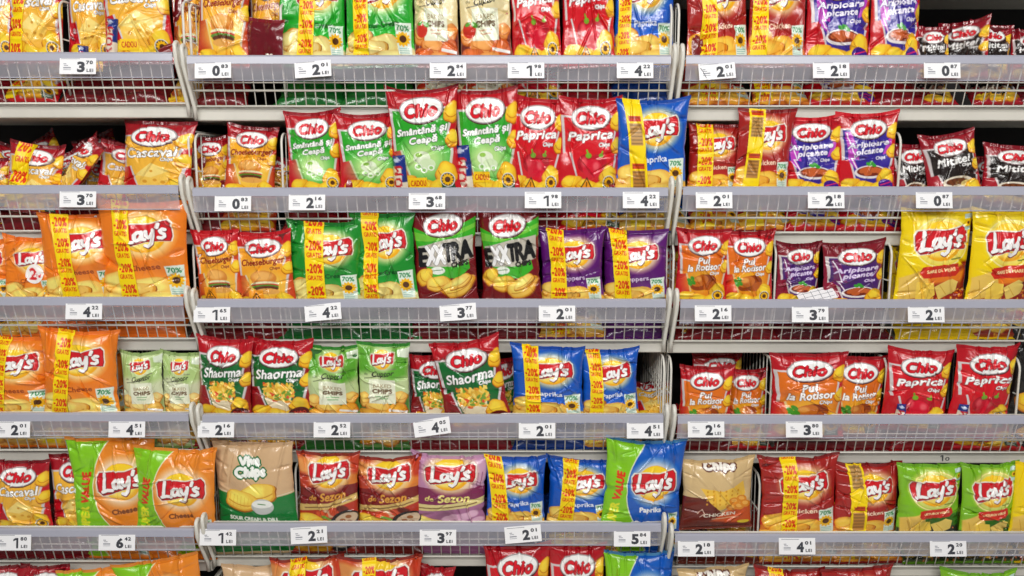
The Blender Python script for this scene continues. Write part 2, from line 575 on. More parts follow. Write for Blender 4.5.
A.line([(.08, 1.30), (.42, 1.33)], .02, (230, 200, 200)); A.line([(.08, 1.34), (.3, 1.36)], .012, (200, 160, 160))
A.oval_logo(.48, .19, .60, rot=4)
reg('exx', A, 'black-lettered green and maroon chip bag', MAR, (110, 20, 28))


def art_sun(col, flavour, fcol, low, lcol=None, chipcol=(240, 190, 84), card=True, lower=None, ribbon=None, lw=.64, lx=.55, ly=.38):
    A = Art(A0, col)
    col = np.array(col, float)
    A.ell(.5, 1.55, .9, .62, np.minimum(col * 1.12 + 8, 255), soft=.15)
    if lower is not None: lower(A)
    A.ell(.45, 1.40, .75, .34, low, soft=.03)
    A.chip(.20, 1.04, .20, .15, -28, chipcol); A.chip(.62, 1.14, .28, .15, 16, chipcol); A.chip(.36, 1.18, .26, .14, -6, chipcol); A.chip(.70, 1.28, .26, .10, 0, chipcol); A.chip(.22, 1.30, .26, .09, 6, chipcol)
    A.sun_logo(lx, ly, lw)
    if flavour: A.text(flavour, lx - .02, ly + .46, (.080 * len(flavour) ** .8), fcol, rot=4, bold=.004)
    if ribbon:
        A.poly([(.26, .80), (.80, .74), (.84, .86), (.78, .93), (.30, .97), (.24, .90)], (206, 44, 30))
        A.text(ribbon, .54, .85, .46, (252, 220, 160), rot=6, bold=.003)
    if card: A.flower_card(.85, 1.04, .24)
    return A


def l_pap(A): A.ell(.35, 1.15, .12, .08, (196, 40, 30)); A.ell(.48, 1.2, .12, .08, (60, 150, 50))
def l_green(A): A.ell(.2, 1.0, .12, .13, (226, 150, 60)); A.ell(.35, 1.15, .14, .10, (206, 206, 206)); A.line([(.6, 1.0), (.9, 1.25)], .05, (30, 120, 40))
def l_chick(A): A.ell(.3, 1.12, .2, .14, (180, 82, 30)); A.ell(.15, 1.22, .1, .06, (60, 150, 50))
def l_pepper(A): A.ell(.2, 1.05, .14, .12, (226, 150, 30)); A.ell(.45, 1.22, .12, .08, (200, 40, 30))


reg('lor', art_sun((240, 128, 30), 'Cheese', (150, 60, 10), (248, 190, 80), chipcol=(250, 204, 100)), 'orange cheese chip bag', (236, 120, 40), (226, 110, 30))
reg('lgr', art_sun((28, 140, 44), 'Sour Cream', (16, 70, 30), (214, 214, 150), lower=l_green, chipcol=(226, 206, 120), lx=.58), 'green sour cream chip bag', (30, 120, 44), (20, 100, 40))
reg('lgb', art_sun((34, 168, 44), 'Sour Cream', (16, 80, 30), (230, 214, 150), lower=l_green, chipcol=(236, 210, 130), lx=.58), 'bright green sour cream chip bag', (34, 150, 44), (20, 110, 40))
reg('lbl', art_sun((20, 88, 190), 'Paprika', (236, 240, 250), (236, 180, 70), lower=l_pap), 'blue paprika chip bag', (18, 70, 160), (16, 60, 140))
reg('lpu', art_sun((92, 24, 110), 'Peppers', (220, 200, 230), (236, 176, 60), lower=l_pepper), 'purple pepper chip bag', (88, 26, 106), (76, 22, 92))
reg('lre', art_sun((166, 34, 30), 'Chicken', (250, 220, 190), (216, 120, 40), lower=l_chick, chipcol=(246, 180, 60)), 'dark red chicken chip bag', (130, 26, 28), (120, 24, 26))


def low_bbq(A):
    A.poly([(.95, .7), (1, .7), (1, 1.38), (0, 1.38), (.1, 1.2), (.5, 1.0)], (150, 40, 24), soft=.05)
    A.poly([(.25, .9), (.95, .82), (.9, 1.0), (.3, 1.05)], (240, 130, 30), soft=.06)
def low_dark(A):
    A.poly([(.3, .92), (1, .84), (1, 1.12), (.45, 1.15)], (50, 110, 30), soft=.05); A.poly([(0, 1.15), (1, 1.1), (1, 1.38), (0, 1.38)], (44, 46, 34), soft=.04)


def sun2(col, low, dots, ribbon):
    A = Art(A0, col)
    low(A)
    rnd = random.Random(3)
    for k in range(60):
        A.ell(.3 + .7 * rnd.random(), 1.1 + .28 * rnd.random(), .02, .012, rnd.choice(dots), rnd.random() * 180)
    A.poly([(.02, .95), (.35, .80), (.42, 1.0), (.28, 1.25), (.05, 1.3)], (236, 196, 90), soft=.02)
    A.poly([(.25, 1.0), (.50, 1.02), (.55, 1.2), (.42, 1.34), (.28, 1.30)], (250, 212, 84))
    A.poly([(.52, 1.08), (.74, .95), (.86, 1.0), (.84, 1.16), (.62, 1.28)], (246, 214, 110))
    A.line([(.3, 1.02), (.38, 1.3)], .01, (214, 160, 40)); A.line([(.6, 1.06), (.72, 1.2)], .01, (220, 170, 60)); A.line([(.12, .98), (.2, 1.24)], .01, (200, 150, 50))
    A.ell(.55, .42, .40, .36, (252, 240, 170)); A.ell(.55, .42, .38, .34, np.array(col) * .98)
    A.sun_logo(.54, .40, .74, rot=6, glow=(250, 236, 140))
    A.poly([(.30, .78), (.82, .72), (.86, .84), (.80, .91), (.34, .95), (.28, .88)], (210, 46, 30))
    A.text(ribbon, .58, .83, .42, (252, 220, 160), rot=6, bold=.003)
    A.rect(.86, .03, .98, .09, (200, 226, 220)); A.sunflower(.93, .15, .04); A.rect(.87, .2, .98, .25, (190, 220, 214))
    A.line([(.70, .66), (.84, .645)], .02, (120, 130, 50))
    return A


reg('lye', sun2((244, 212, 10), low_bbq, [(232, 120, 30), (190, 60, 30), (246, 180, 60)], 'SARE DE MARE'), 'yellow red-ribboned chip bag', (240, 206, 20), (226, 190, 10))
reg('lli', sun2((128, 190, 34), low_dark, [(40, 40, 34), (220, 120, 60), (60, 60, 44)], 'USTUROI VERDE'), 'lime green red-ribboned chip bag', (110, 170, 34), (90, 140, 30))


def art_xxl(col, flavour, fcol, strip):
    a = 1.12
    A = Art(a, col)
    A.ell(.62, 1.2, .7, .22, (246, 196, 100), soft=.03)
    A.chip(.5, 1.06, .18, .1, 0); A.chip(.75, 1.08, .18, .08, 15)
    A.ell(1.02, .55, .78, .80, (60, 160, 50)); A.ell(1.04, .55, .78, .80, col)
    m = ((A.X - 1.04) / .78) ** 2 + ((A.Y - .55) / .80) ** 2 > 1
    q = A.c.copy(); q[m & (A.X < .6)] = (134, 204, 32)
    A.c = q
    A.line([(1.04 + .775 * math.cos(t), .55 + .795 * math.sin(t)) for t in np.linspace(2.2, 4.1, 24)], .012, (236, 240, 200))
    A.text('VALUE', .165, .52, .36, (222, 60, 24), rot=82, bold=.008, tall=.09)
    A.text('SUPER', .125, .92, .36, (226, 232, 40), rot=86, bold=.008, tall=.10)
    A.sun_logo(.62, .46, .58, rot=4, glow=(255, 246, 230))
    if flavour: A.text(flavour, .60, .82, .28, fcol, rot=3, bold=.005)
    A.flower_card(.90, .98, .13)
    return A


reg('xor', art_xxl((238, 140, 40), 'Cheese', (120, 60, 10), 'VALUE'), 'large orange and lime chip bag', (230, 140, 50), (226, 120, 30))
A = art_xxl((16, 92, 190), 'Paprika', (244, 246, 250), 'SUPER VALUE')
reg('xbl', A, 'large blue and lime chip bag', (60, 130, 180), (16, 70, 160))


def art_baked(base, top, accent, sub, food):
    A = Art(1.40, base)
    A.poly([(0, 0), (1, 0), (1, .52), (.7, .62), (.3, .45), (0, .5)], top, soft=.12)
    A.poly([(.78, .05), (1, .02), (1, .2), (.8, .16)], (226, 238, 214))
    A.poly([(0, 1.0), (.2, 1.1), (1, .9), (1, 1.40), (0, 1.40)], food[2], soft=.06)
    A.chip(.12, .98, .13, .14, 20, food[0]); A.chip(.86, .92, .12, .12, 0, food[0]); A.chip(.45, 1.14, .28, .12, 8, food[0]); A.chip(.76, 1.18, .22, .13, -20, food[1]); A.chip(.24, 1.26, .22, .10, 5, food[1]); A.chip(.58, 1.30, .22, .08, 5, food[0])
    A.rect(.24, .60, .76, 1.06, (236, 240, 214))
    A.text('BAKED', .50, .72, .36, (170, 150, 110), bold=.002, tall=.07)
    A.text('CHIPS', .50, .82, .38, (110, 84, 56), bold=.008, tall=.075)
    A.line([(.38, .91), (.62, .91)], .016, accent); A.line([(.40, .96), (.60, .96)], .016, accent)
    A.text('Cuptor', .52, .50, .46, (40, 40, 34), shear=.35, rot=6, bold=.004, tall=.13)
    A.line([(.14, .585), (.46, .545), (.62, .53)], .012, (40, 40, 34))
    A.text('din', .17, .5, .08, (60, 60, 50), shear=.3); A.line([(.5, .40), (.78, .385)], .016, (120, 120, 100))
    A.sun_logo(.50, .22, .46, rot=6, glow=(240, 246, 200))
    A.poly([(.62, 1.16), (.96, 1.20), (.95, 1.245), (.61, 1.205)], (240, 240, 236))
    return A


reg('cug', art_baked((196, 214, 156), (96, 170, 50), (90, 170, 90), '', ((240, 190, 90), (232, 160, 40), (60, 120, 40))), 'pale green baked chip bag', (50, 130, 44), (40, 110, 40))
reg('cul', art_baked((212, 220, 180), (176, 204, 128), (120, 170, 110), '', ((240, 200, 120), (232, 180, 80), (150, 170, 100))), 'cream and green baked chip bag', (150, 176, 110), (120, 150, 80))
A = art_baked((230, 212, 158), (232, 220, 170), (200, 140, 110), '', ((232, 150, 74), (210, 100, 40), (110, 40, 30)))
A.ell(.18, .90, .13, .12, (206, 50, 34)); A.ell(.28, .83, .07, .04, (90, 160, 50), 20); A.ell(.15, .82, .06, .03, (90, 160, 50), -20)
reg('cuo', A, 'cream and orange baked chip bag', (214, 190, 130), (150, 60, 36))


def art_season(dark, mid, rib, wcol, scene):
    A = Art(1.30, mid)
    scene(A, 0)
    A.poly([(0, .52), (1, .46), (1, .72), (.5, .86), (0, .88)], dark)
    A.poly([(0, .84), (.5, .80), (1, .64), (1, .76), (.5, .92), (0, .97)], rib)
    A.line([(.1, .905), (.5, .865), (.9, .745)], .022, (130, 96, 60))
    A.text('de', .24, .70, .13, wcol, shear=.3, rot=5, bold=.003)
    A.text('Sezon', .58, .67, .44, wcol, shear=.3, rot=6, bold=.006, tall=.15)
    scene(A, 1)
    A.sun_logo(.52, .25, .68, rot=5)
    return A


def s_red(A, st):
    if st == 0:
        for k, (x, y, r) in enumerate(((.1, .15, .2), (.85, .2, .25), (.9, .4, .2), (.05, .4, .15))): A.ell(x, y, r, r * .6, ((230, 150, 80), (200, 60, 30), (226, 130, 50), (180, 60, 40))[k], soft=.06)
    else:
        A.poly([(0, .97), (.5, .92), (1, .76), (1, 1.30), (0, 1.30)], (186, 54, 34))
        for x, y, c in ((.5, 1.0, (226, 190, 150)), (.62, .98, (206, 80, 50)), (.75, .92, (110, 40, 30)), (.4, 1.03, (230, 90, 50))): A.ell(x, y, .11, .07, c, 20, soft=.02)
        A.line([(.40, 1.06), (.56, 1.14)], .05, (120, 170, 60))
        A.ell(.78, 1.12, .25, .17, (44, 40, 40), -25); A.ell(.80, 1.11, .20, .12, (214, 190, 160), -25)
        for x, y in ((.74, 1.13), (.84, 1.06), (.85, 1.16)): A.ell(x, y, .05, .035, (160, 100, 60))
        A.chip(.22, 1.16, .26, .14, 15, (250, 196, 60)); A.chip(.40, 1.22, .22, .10, 5, (246, 186, 44))


def s_pink(A, st):
    if st == 0:
        A.ell(.9, .35, .2, .3, (206, 160, 190), soft=.05)
        for k in range(4): A.line([(.80 + .05 * k, .22), (.80 + .05 * k, .5)], .012, (150, 90, 130))
    else:
        A.poly([(0, .97), (.5, .92), (1, .76), (1, 1.30), (0, 1.30)], (170, 110, 150))
        for x, y in ((.6, 1.05), (.75, 1.0), (.85, .95), (.7, 1.12), (.5, 1.12), (.9, 1.08)): A.ell(x, y, .09, .06, (226, 180, 206), -20, soft=.02)
        A.chip(.22, 1.18, .2, .1, 10, (246, 210, 110))


reg('ser', art_season((126, 26, 28), (196, 66, 34), (220, 186, 110), (224, 160, 60), s_red), 'brown-red seasonal chip bag', (140, 40, 30), (110, 30, 26))
reg('sep', art_season((128, 40, 84), (196, 140, 178), (226, 210, 140), (240, 226, 130), s_pink), 'pink seasonal chip bag', (196, 146, 180), (150, 90, 130))

A = Art(1.06, (214, 178, 136))
A.poly([(0, .54), (.5, .66), (1, .58), (1, 1.06), (0, 1.06)], (20, 124, 54))
A.line([(0, .525), (.5, .645), (1, .565)], .008, (226, 222, 190))
A.chip(.58, .56, .24, .13, -6, (242, 204, 84)); A.chip(.36, .66, .24, .13, 8, (244, 204, 80))
for k in range(7): A.line([(.20 + .05 * k, .58 + .008 * k), (.18 + .05 * k, .74)], .008, (222, 170, 50), .6)
A.ell(.62, .73, .14, .105, (196, 200, 196)); A.ell(.62, .695, .13, .05, (240, 242, 236)); A.line([(.57, .69), (.66, .70)], .012, (60, 130, 60))
A.text('SOUR CREAM & DILL', .48, .905, .62, (238, 244, 232), rot=-2, bold=.005, tall=.05)
A.line([(.14, .965), (.8, .985)], .012, (150, 200, 150)); A.line([(.06, 1.0), (.5, 1.01)], .008, (110, 170, 120))
A.text('Viva', .48, .17, .24, (250, 252, 246), rot=4, bold=.013, edge=(26, 110, 56), ew=.02, tall=.11)
A.text('Chips', .49, .31, .38, (250, 252, 246), rot=4, bold=.015, edge=(26, 110, 56), ew=.02, tall=.15)
reg('viv', A, 'beige and green dill chip bag', (206, 170, 130), (190, 160, 120))

A = Art(1.08, (216, 186, 134))
A.poly([(0, .52), (.3, .52), (.65, .9), (1, .75), (1, 1.08), (0, 1.08)], (108, 34, 22)); A.poly([(.4, .95), (.7, .7), (1, .66), (1, 1.0), (.75, 1.0)], (206, 84, 34), soft=.04)
A.poly([(.22, .36), (.55, .42), (.85, .28), (.9, .5), (.8, .66), (.5, .74), (.36, .6)], (244, 196, 70))
for i in range(6):
    for j in range(4): A.ell(.32 + .09 * i, .42 + .07 * j, .014, .018, (214, 150, 30))
for x, y in ((.72, .60), (.84, .58), (.80, .70), (.68, .70), (.9, .67)): A.ell(x, y, .085, .06, (226, 140, 40), 20); A.ell(x, y - .01, .05, .03, (246, 180, 80), 20)
A.text('CHICKEN', .52, .83, .46, (240, 230, 210), rot=2, bold=.004, tall=.06); A.line([(.42, .905), (.8, .9)], .014, (230, 190, 150))
A.line([(.2, .8), (.26, .72), (.3, .8), (.24, .86)], .012, (236, 200, 180)); A.ell(.88, .99, .09, .03, (230, 200, 40))
A.text('Chips', .5, .05, .42, (250, 246, 236), bold=.014, edge=(96, 40, 26), ew=.022, tall=.13)
reg('vic', A, 'beige and brown chicken chip bag', (200, 170, 120), (120, 50, 34))
A = Art(1.38, (30, 28, 28))
A.line([(.2, .5), (.45, .42), (.7, .4)], .05, (150, 150, 146)); A.chip(.4, 1.1, .3, .2); A.chip(.8, 1.2, .2, .14)
reg('blk', A, 'black foil chip bag', (40, 38, 38), (26, 24, 24))


def art_band(variant):
    a = 8.0
    A = Art.__new__(Art)
    A.W = 72
    Art.__init__(A, a, (252, 220, 6))
    if variant == 0:
        for k in range(7):
            y = .42 + 1.14 * k
            A.text('-20%', .50, y, .80, (222, 44, 10), bold=.02, tall=.46)
            A.text('GRATIS', .50, y + .47, .78, (222, 50, 10), bold=.006, tall=.24)
    elif variant == 2:
        for k in range(5):
            y = .5 + 1.7 * k
            A.text('20%', .50, y, .80, (222, 44, 10), bold=.03, tall=.62)
            A.text('GRATIS', .50, y + .72, .80, (222, 60, 10), bold=.016, tall=.32)
    else:
        for y0, y1, c in ((.25, .9, (190, 110, 20)), (2.1, 2.4, (206, 60, 20)), (2.5, 3.7, (196, 150, 84)), (4.7, 5.0, (206, 70, 20)), (5.1, 6.2, (186, 130, 60))):
            A.rect(.14, y0, .86, y1, c)
            for q in np.arange(y0 + .1, y1 - .05, .2): A.line([(.2, q), (.8, q)], .07, np.array(c) * .75)
    return lin(np.clip(A.c, 0, 255))


BAND = [art_band(0), art_band(1), art_band(2)]

A = Art(2.7, (236, 226, 206))
A.rect(0, 0, 1, .62, (26, 50, 130)); A.rect(.70, 0, 1, 1.7, (26, 50, 130)); A.ell(.4, .28, .25, .13, (190, 200, 226))
A.text('ROM', .38, 1.66, 1.9, (200, 28, 40), rot=86, bold=.035, tall=.60)
BARART = lin(np.clip(A.c, 0, 255))


A = Art(.5, (250, 206, 20))
A.text('CADOU', .5, .25, .84, (206, 70, 20), bold=.012, tall=.26)
GIFT = lin(np.clip(A.c, 0, 255))


def sample(art, u, v):
    H, W, _ = art.shape
    x = np.clip(u, 0, 1) * W - .5
    y = np.clip(v, 0, 1) * H - .5
    x0 = np.clip(np.floor(x).astype(int), 0, W - 1); y0 = np.clip(np.floor(y).astype(int), 0, H - 1)
    x1 = np.minimum(x0 + 1, W - 1); y1 = np.minimum(y0 + 1, H - 1)
    fx = np.clip(x - x0, 0, 1)[..., None]; fy = np.clip(y - y0, 0, 1)[..., None]
    return (art[y0, x0] * (1 - fx) + art[y0, x1] * fx) * (1 - fy) + (art[y1, x0] * (1 - fx) + art[y1, x1] * fx) * fy


def shrink(art, nx):
    k = max(1, art.shape[1] // nx)
    H, W = (art.shape[0] // k) * k, (art.shape[1] // k) * k
    return art[:H, :W].reshape(H // k, k, W // k, k, 3).mean((1, 3))


# ------------------------------------------------------------------ bags
def grid_mesh(name, sheets, mat):
    """sheets: list of (pos (ny,nx,3), col (ny,nx,3), flip); ONE smooth mesh carrying its print"""
    vs, cs, fs, n = [], [], [], 0
    for pos, col, flip in sheets:
        ny, nx, _ = pos.shape
        vs.append(pos.reshape(-1, 3)); cs.append(col.reshape(-1, 3))
        idx = n + np.arange(ny * nx).reshape(ny, nx)
        q = np.stack([idx[:-1, :-1], idx[1:, :-1], idx[1:, 1:], idx[:-1, 1:]], -1).reshape(-1, 4)
        fs.append(q[:, ::-1] if flip else q)
        n += ny * nx
    v, c, f = np.concatenate(vs), np.concatenate(cs), np.concatenate(fs)
    me = bpy.data.meshes.new(name)
    me.vertices.add(len(v)); me.vertices.foreach_set('co', v.ravel().astype(np.float32))
    me.loops.add(f.size); me.loops.foreach_set('vertex_index', f.ravel().astype(np.int32))
    me.polygons.add(len(f)); me.polygons.foreach_set('loop_start', np.arange(0, f.size, 4, dtype=np.int32))
    me.polygons.foreach_set('use_smooth', np.ones(len(f), bool))
    at = me.color_attributes.new('print', 'FLOAT_COLOR', 'POINT')
    at.data.foreach_set('color', np.concatenate([c, np.ones((len(c), 1))], 1).ravel().astype(np.float32))
    me.materials.append(mat)
    me.update(calc_edges=True)
    me.validate()
    return me


class Shape:
    """a filled pillow bag: w wide, h tall, t thick; front faces -y, origin at the middle of its bottom edge"""
    def __init__(s, w, h, t, seed, crumple=1.0, blunt=.55):
        s.blunt = blunt
        s.w, s.h, s.t = w, h, t
        r = random.Random(seed)
        s.wave = (r.uniform(-1, 1) * .10 * t, r.uniform(0, 6.28), r.uniform(-1, 1) * .09 * t, r.uniform(0, 6.28))
        s.cor = (r.uniform(.015, .08), r.uniform(.015, .08))
        s.con = r.uniform(.06, .125)
        s.tw = r.uniform(-.008, .008)
        s.out = [(r.uniform(.12, .9), r.uniform(.03, .07), r.uniform(-.030, .012) * min(crumple, 1.2), r.choice((-1, 1))) for _ in range(7)]
        s.cr = []
        k = crumple * 2.1
        for i in range(7):      # gathers running down from the top seal
            s.cr.append(('v', r.uniform(.06, .94), r.uniform(-.5, .5), r.uniform(.012, .03), r.uniform(-.0042, .0042) * k, r.uniform(.10, .30), 0))
        for i in range(4):      # and up from the bottom
            s.cr.append(('b', r.uniform(.06, .94), r.uniform(-.5, .5), r.uniform(.015, .03), r.uniform(-.003, .003) * k, r.uniform(.08, .18), 0))
        for i in range(9):      # buckles along the two sides
            s.cr.append(('s', r.choice((0, 1)), r.uniform(.06, .94), r.uniform(.012, .028), r.uniform(-.007, .002) * k, r.uniform(.08, .26), r.uniform(-.5, .5)))
        for i in range(int(9 * k)):     # creases anywhere
            s.cr.append(('c', r.uniform(.15, .85), r.uniform(.08, .85), r.uniform(.008, .02), r.uniform(-.0035, .0035) * k, r.uniform(.08, .30), r.uniform(0, PI)))
        for i in range(5):      # soft dents
            s.cr.append(('d', r.uniform(.1, .9), r.uniform(.05, .9), r.uniform(.10, .22), r.uniform(-.007, .005) * k, 0, 0))

    def env(s, v):
        v = np.clip(v, 0, 1)
        return np.clip(np.sin(PI * v ** .86), 0, 1) ** s.blunt

    def at(s, u, v, side=-1, lift=0.0):
        u, v = np.asarray(u, float), np.asarray(v, float)
        q = 2 * u - 1
        e = s.env(v)
        pull = 0.0      # puckers that pull the outline in
        for vk, wk, ak, sd in s.out:
            pull = pull + ak * np.exp(-((v - vk) / wk) ** 2) * np.clip(sd * q, 0, 1) ** 1.5
        x = s.w / 2 * (q * (1 - s.con * e) + np.sign(q) * pull) + s.tw * (1 - v)
        z = s.h * (1 - v)
        z = z + s.h * np.where(q < 0, s.cor[0], s.cor[1]) * np.abs(q) ** 2.2 * np.clip(1 - v, 0, 1.2) ** 5
        z = z - s.h * .02 * np.abs(q) ** 2 * (-1) * 0
        prof = np.clip(1 - np.abs(q) ** 2.6, 0, 1) ** .62
        d = s.t / 2 * e * prof
        w1, p1, w2, p2 = s.wave
        top = (w1 * np.sin(2 * PI * u + p1) + w2 * np.sin(4.4 * PI * u + p2)) * np.clip(1 - v, 0, 1.2) ** 3
        dd = 0.0
        for typ, a, b, wd, am, ln, an in s.cr:
            if typ == 'v': dd = dd + am * np.exp(-((u - a - b * v) / wd) ** 2) * np.exp(-(np.clip(v, 0, 1) / ln) ** 2)
            elif typ == 'b': dd = dd + am * np.exp(-((u - a - b * (1 - v)) / wd) ** 2) * np.exp(-((1 - np.clip(v, 0, 1)) / ln) ** 2)
            elif typ == 's':
                du = np.abs(u - a)
                dd = dd + am * np.exp(-((v - b - an * du) / wd) ** 2) * np.exp(-(du / ln) ** 2) * np.clip(du / .04, 0, 1)
            elif typ == 'c':
                c_, s_ = math.cos(an), math.sin(an)
                l, m = (u - a) * c_ + (v - b) * s_, -(u - a) * s_ + (v - b) * c_
                dd = dd + am * np.exp(-(m / wd) ** 2) * np.exp(-(l / ln) ** 4)
            else: dd = dd + am * np.exp(-((u - a) ** 2 + (v - b) ** 2) / wd ** 2)
        fade = np.clip(prof * 1.6, 0, 1) * np.clip((1 - v) * 12, 0, 1)
        y = side * (d + (dd * fade if side < 0 else dd * fade * .6) + lift) + top
        return np.stack([x, y, z], -1)


def build_bag(root, kind, w, h, t, seed, res, crumple=1.0, band=None, bar=None, warn=None, blunt=.55):
    sh = Shape(w, h, t, seed, crumple, blunt)
    nx = int(np.clip(res, 24, 190))
    ny = int(np.clip(nx * h / w, 24, 260))
    art = shrink(ART[kind], nx)
    u, v = np.meshgrid(np.linspace(0, 1, nx), np.linspace(0, 1, ny))
    f = sh.at(u, v)
    nb, mb = nx // 3, ny // 3
    u2, v2 = np.meshgrid(np.linspace(0, 1, nb), np.linspace(0, 1, mb))
    bk = sh.at(u2, v2, 1)
    bc = np.empty(bk.shape); bc[:] = BACK[kind]
    link('pouch', grid_mesh('pouch', [(f, sample(art, u, v), False), (bk, bc, True)], M_FOIL), root)
    # crimped seals: a flat ribbed fin along the top and the bottom edge
    for nm, sg, ht in (('top_seal', 1, .009), ('bottom_seal', -1, .007)):
        m = max(40, nx)
        us = np.linspace(0, 1, m)
        edge = sh.at(us, np.full(m, 0.0 if sg > 0 else 1.0))
        rows = []
        for k in range(7):
            p = edge.copy()
            p[:, 2] += sg * ht * k / 6 - sg * .0005
            p[:, 1] += .0004 * (1 if k % 2 else -1) + .0009 * np.sin(us * 31 + w * 400)
            rows.append(p)
        pos = np.stack(rows)
        if sg > 0: pos = pos[::-1]
        col = np.empty(pos.shape); col[:] = SEAL[kind] if sg > 0 else BACK[kind]
        link(nm, grid_mesh(nm, [(pos, col, False)], M_FOIL), root)
    if band:
        u0, u1, tilt, var = band
        v0, v1 = -.045, .985
        mx_, my_ = 36, max(90, int(ny * 1.2))
        s, vv = np.meshgrid(np.linspace(0, 1, mx_), np.linspace(v0, v1, my_))
        uu = u0 + (u1 - u0) * s + tilt * (vv - .5)
        pos = sh.at(uu, np.clip(vv, 0, 1), lift=.0022)
        over = np.clip(-vv, 0, 1)
        pos[..., 2] += over * h
        al = BAND[var]
        rep = (v1 - v0) * h / ((u1 - u0) * w) / 8.0
        ph = (seed % 7) * .05
        col = sample(al, s, ((vv - v0) / (v1 - v0) * rep + ph) % 1.0)
        back = pos.copy(); back[..., 1] += .0008
        o = link('promo_band', grid_mesh('promo_band', [(pos, col, False)], M_PAPER), root)
        o['label'] = 'yellow paper discount band around the bag'
    if bar:
        bx, by, bl, ang = bar      # centre (u, v), length in v, lean
        s, q = np.meshgrid(np.linspace(0, 1, 12), np.linspace(0, 1, 36))
        lw = bl * h / 2.7 / w
        du, dv = (s - .5) * lw, (q - .5) * bl
        an = math.radians(ang)
        uu = bx + du * math.cos(an) - dv * math.sin(an) * h / w
        vv = by + du * math.sin(an) * w / h + dv * math.cos(an)
        thick = .011 * (np.clip(1 - np.abs(2 * s - 1) ** 3, 0, 1)) * (np.clip(1 - np.abs(2 * q - 1) ** 10, 0, 1))
        pos = sh.at(uu, vv, lift=.003)
        pos[..., 1] -= thick
        o = link('chocolate_bar', grid_mesh('chocolate_bar', [(pos, sample(BARART, s, q), False)], M_FOIL), root)
        o['label'] = 'small free chocolate bar taped to the bag'
        s, q = np.meshgrid(np.linspace(0, 1, 40), np.linspace(0, 1, 20))
        pos = sh.at(bx + lw * .55 + .02 + s * .26, by + .02 + q * .11, lift=.0012)
        o = link('gift_sticker', grid_mesh('gift_sticker', [(pos, sample(GIFT, s, q), False)], M_PAPER), root)
        o['label'] = 'yellow sticker beside the chocolate bar'
    if warn:
        for (wu, wv, wr) in warn:
            A = Art(1.0, (246, 160, 30)); A.warn(.5, .55, .45)
            s, q = np.meshgrid(np.linspace(0, 1, 24), np.linspace(0, 1, 24))
            pos = sh.at(wu + (s - .5) * wr, wv + (q - .5) * wr * w / h, lift=.0015)
            link('warning_sticker', grid_mesh('warning_sticker', [(pos, sample(lin(A.c), s, q), False)], M_PAPER), root)
    return sh


# ------------------------------------------------------------------ the shelving
ROWS = {'L': [52, 185, 297, 413, 528.5, 645], 'C': [55, 187.5, 299, 414.5, 523.5, 640], 'R': [55, 186.5, 299.5, 415.5, 534, 652]}
BAYN = {'L': 'left', 'C': 'middle', 'R': 'right'}
ROWN = ['top', 'second', 'third', 'fourth', 'fifth', 'bottom']
XR = {'L': (P(-190, 297, 0)[0], P(188.3, 297, 0)[0]), 'C': (P(192.6, 297, 0)[0], P(670.6, 297, 0)[0]), 'R': (P(675.6, 297, 0)[0], P(1150, 297, 0)[0])}
ZS = {b: [P(512, y, 0)[1] for y in ROWS[b]] for b in ROWS}
XB1, XB2 = (XR['L'][1] + XR['C'][0]) / 2, (XR['C'][1] + XR['R'][0]) / 2
DECK = .121          # deck top below the top of the label strip
GY0, GY1, GH = .028, .070, .1185   # front grid: y at its top and bottom, its height
YB = .455


def side_frame(mb, x, z, hook):
    """upright wire panel running from front to back with a rounded front top corner"""
    zt, zb, yf, yb = z + .135, z - GH, GY0 + .03, YB - .02
    r = .03
    outer = [(x, yf + .045, zb), (x, yf + .004, z - .02), (x, yf, zt - r)]
    for k in range(1, 6):
        a = PI - k * PI / 10
        outer.append((x, yf + r + r * math.cos(a), zt - r + r * math.sin(a)))
    outer += [(x, yb, zt), (x, yb, zb), (x, yf + .045, zb)]
    mb.tube(outer, .0032)
    n = 11
    for k in range(1, n):
        y = yf + .012 + (yb - yf) * k / n
        mb.tube([(x, y, zb), (x, y, zt)], .0016, 5)
    mb.tube([(x, yf + .01, z + .04), (x, yb, z + .04)], .0018, 5)
    if hook:   # thick corner rod with its hook over the end of the strip
        pts = [(x, GY1 + .004, zb - .030), (x, GY1 - .003, zb - .004), (x, -.004, z - .022), (x, -.010, z + .004)]
        for k in range(7):
            a = PI - k * PI / 6
            pts.append((x, .004 + .014 * math.cos(a), z + .010 + .014 * math.sin(a)))
        pts += [(x, .024, z - .03), (x, GY1 + .014, zb - .005)]
        mb.tube(pts, .0052, 8)


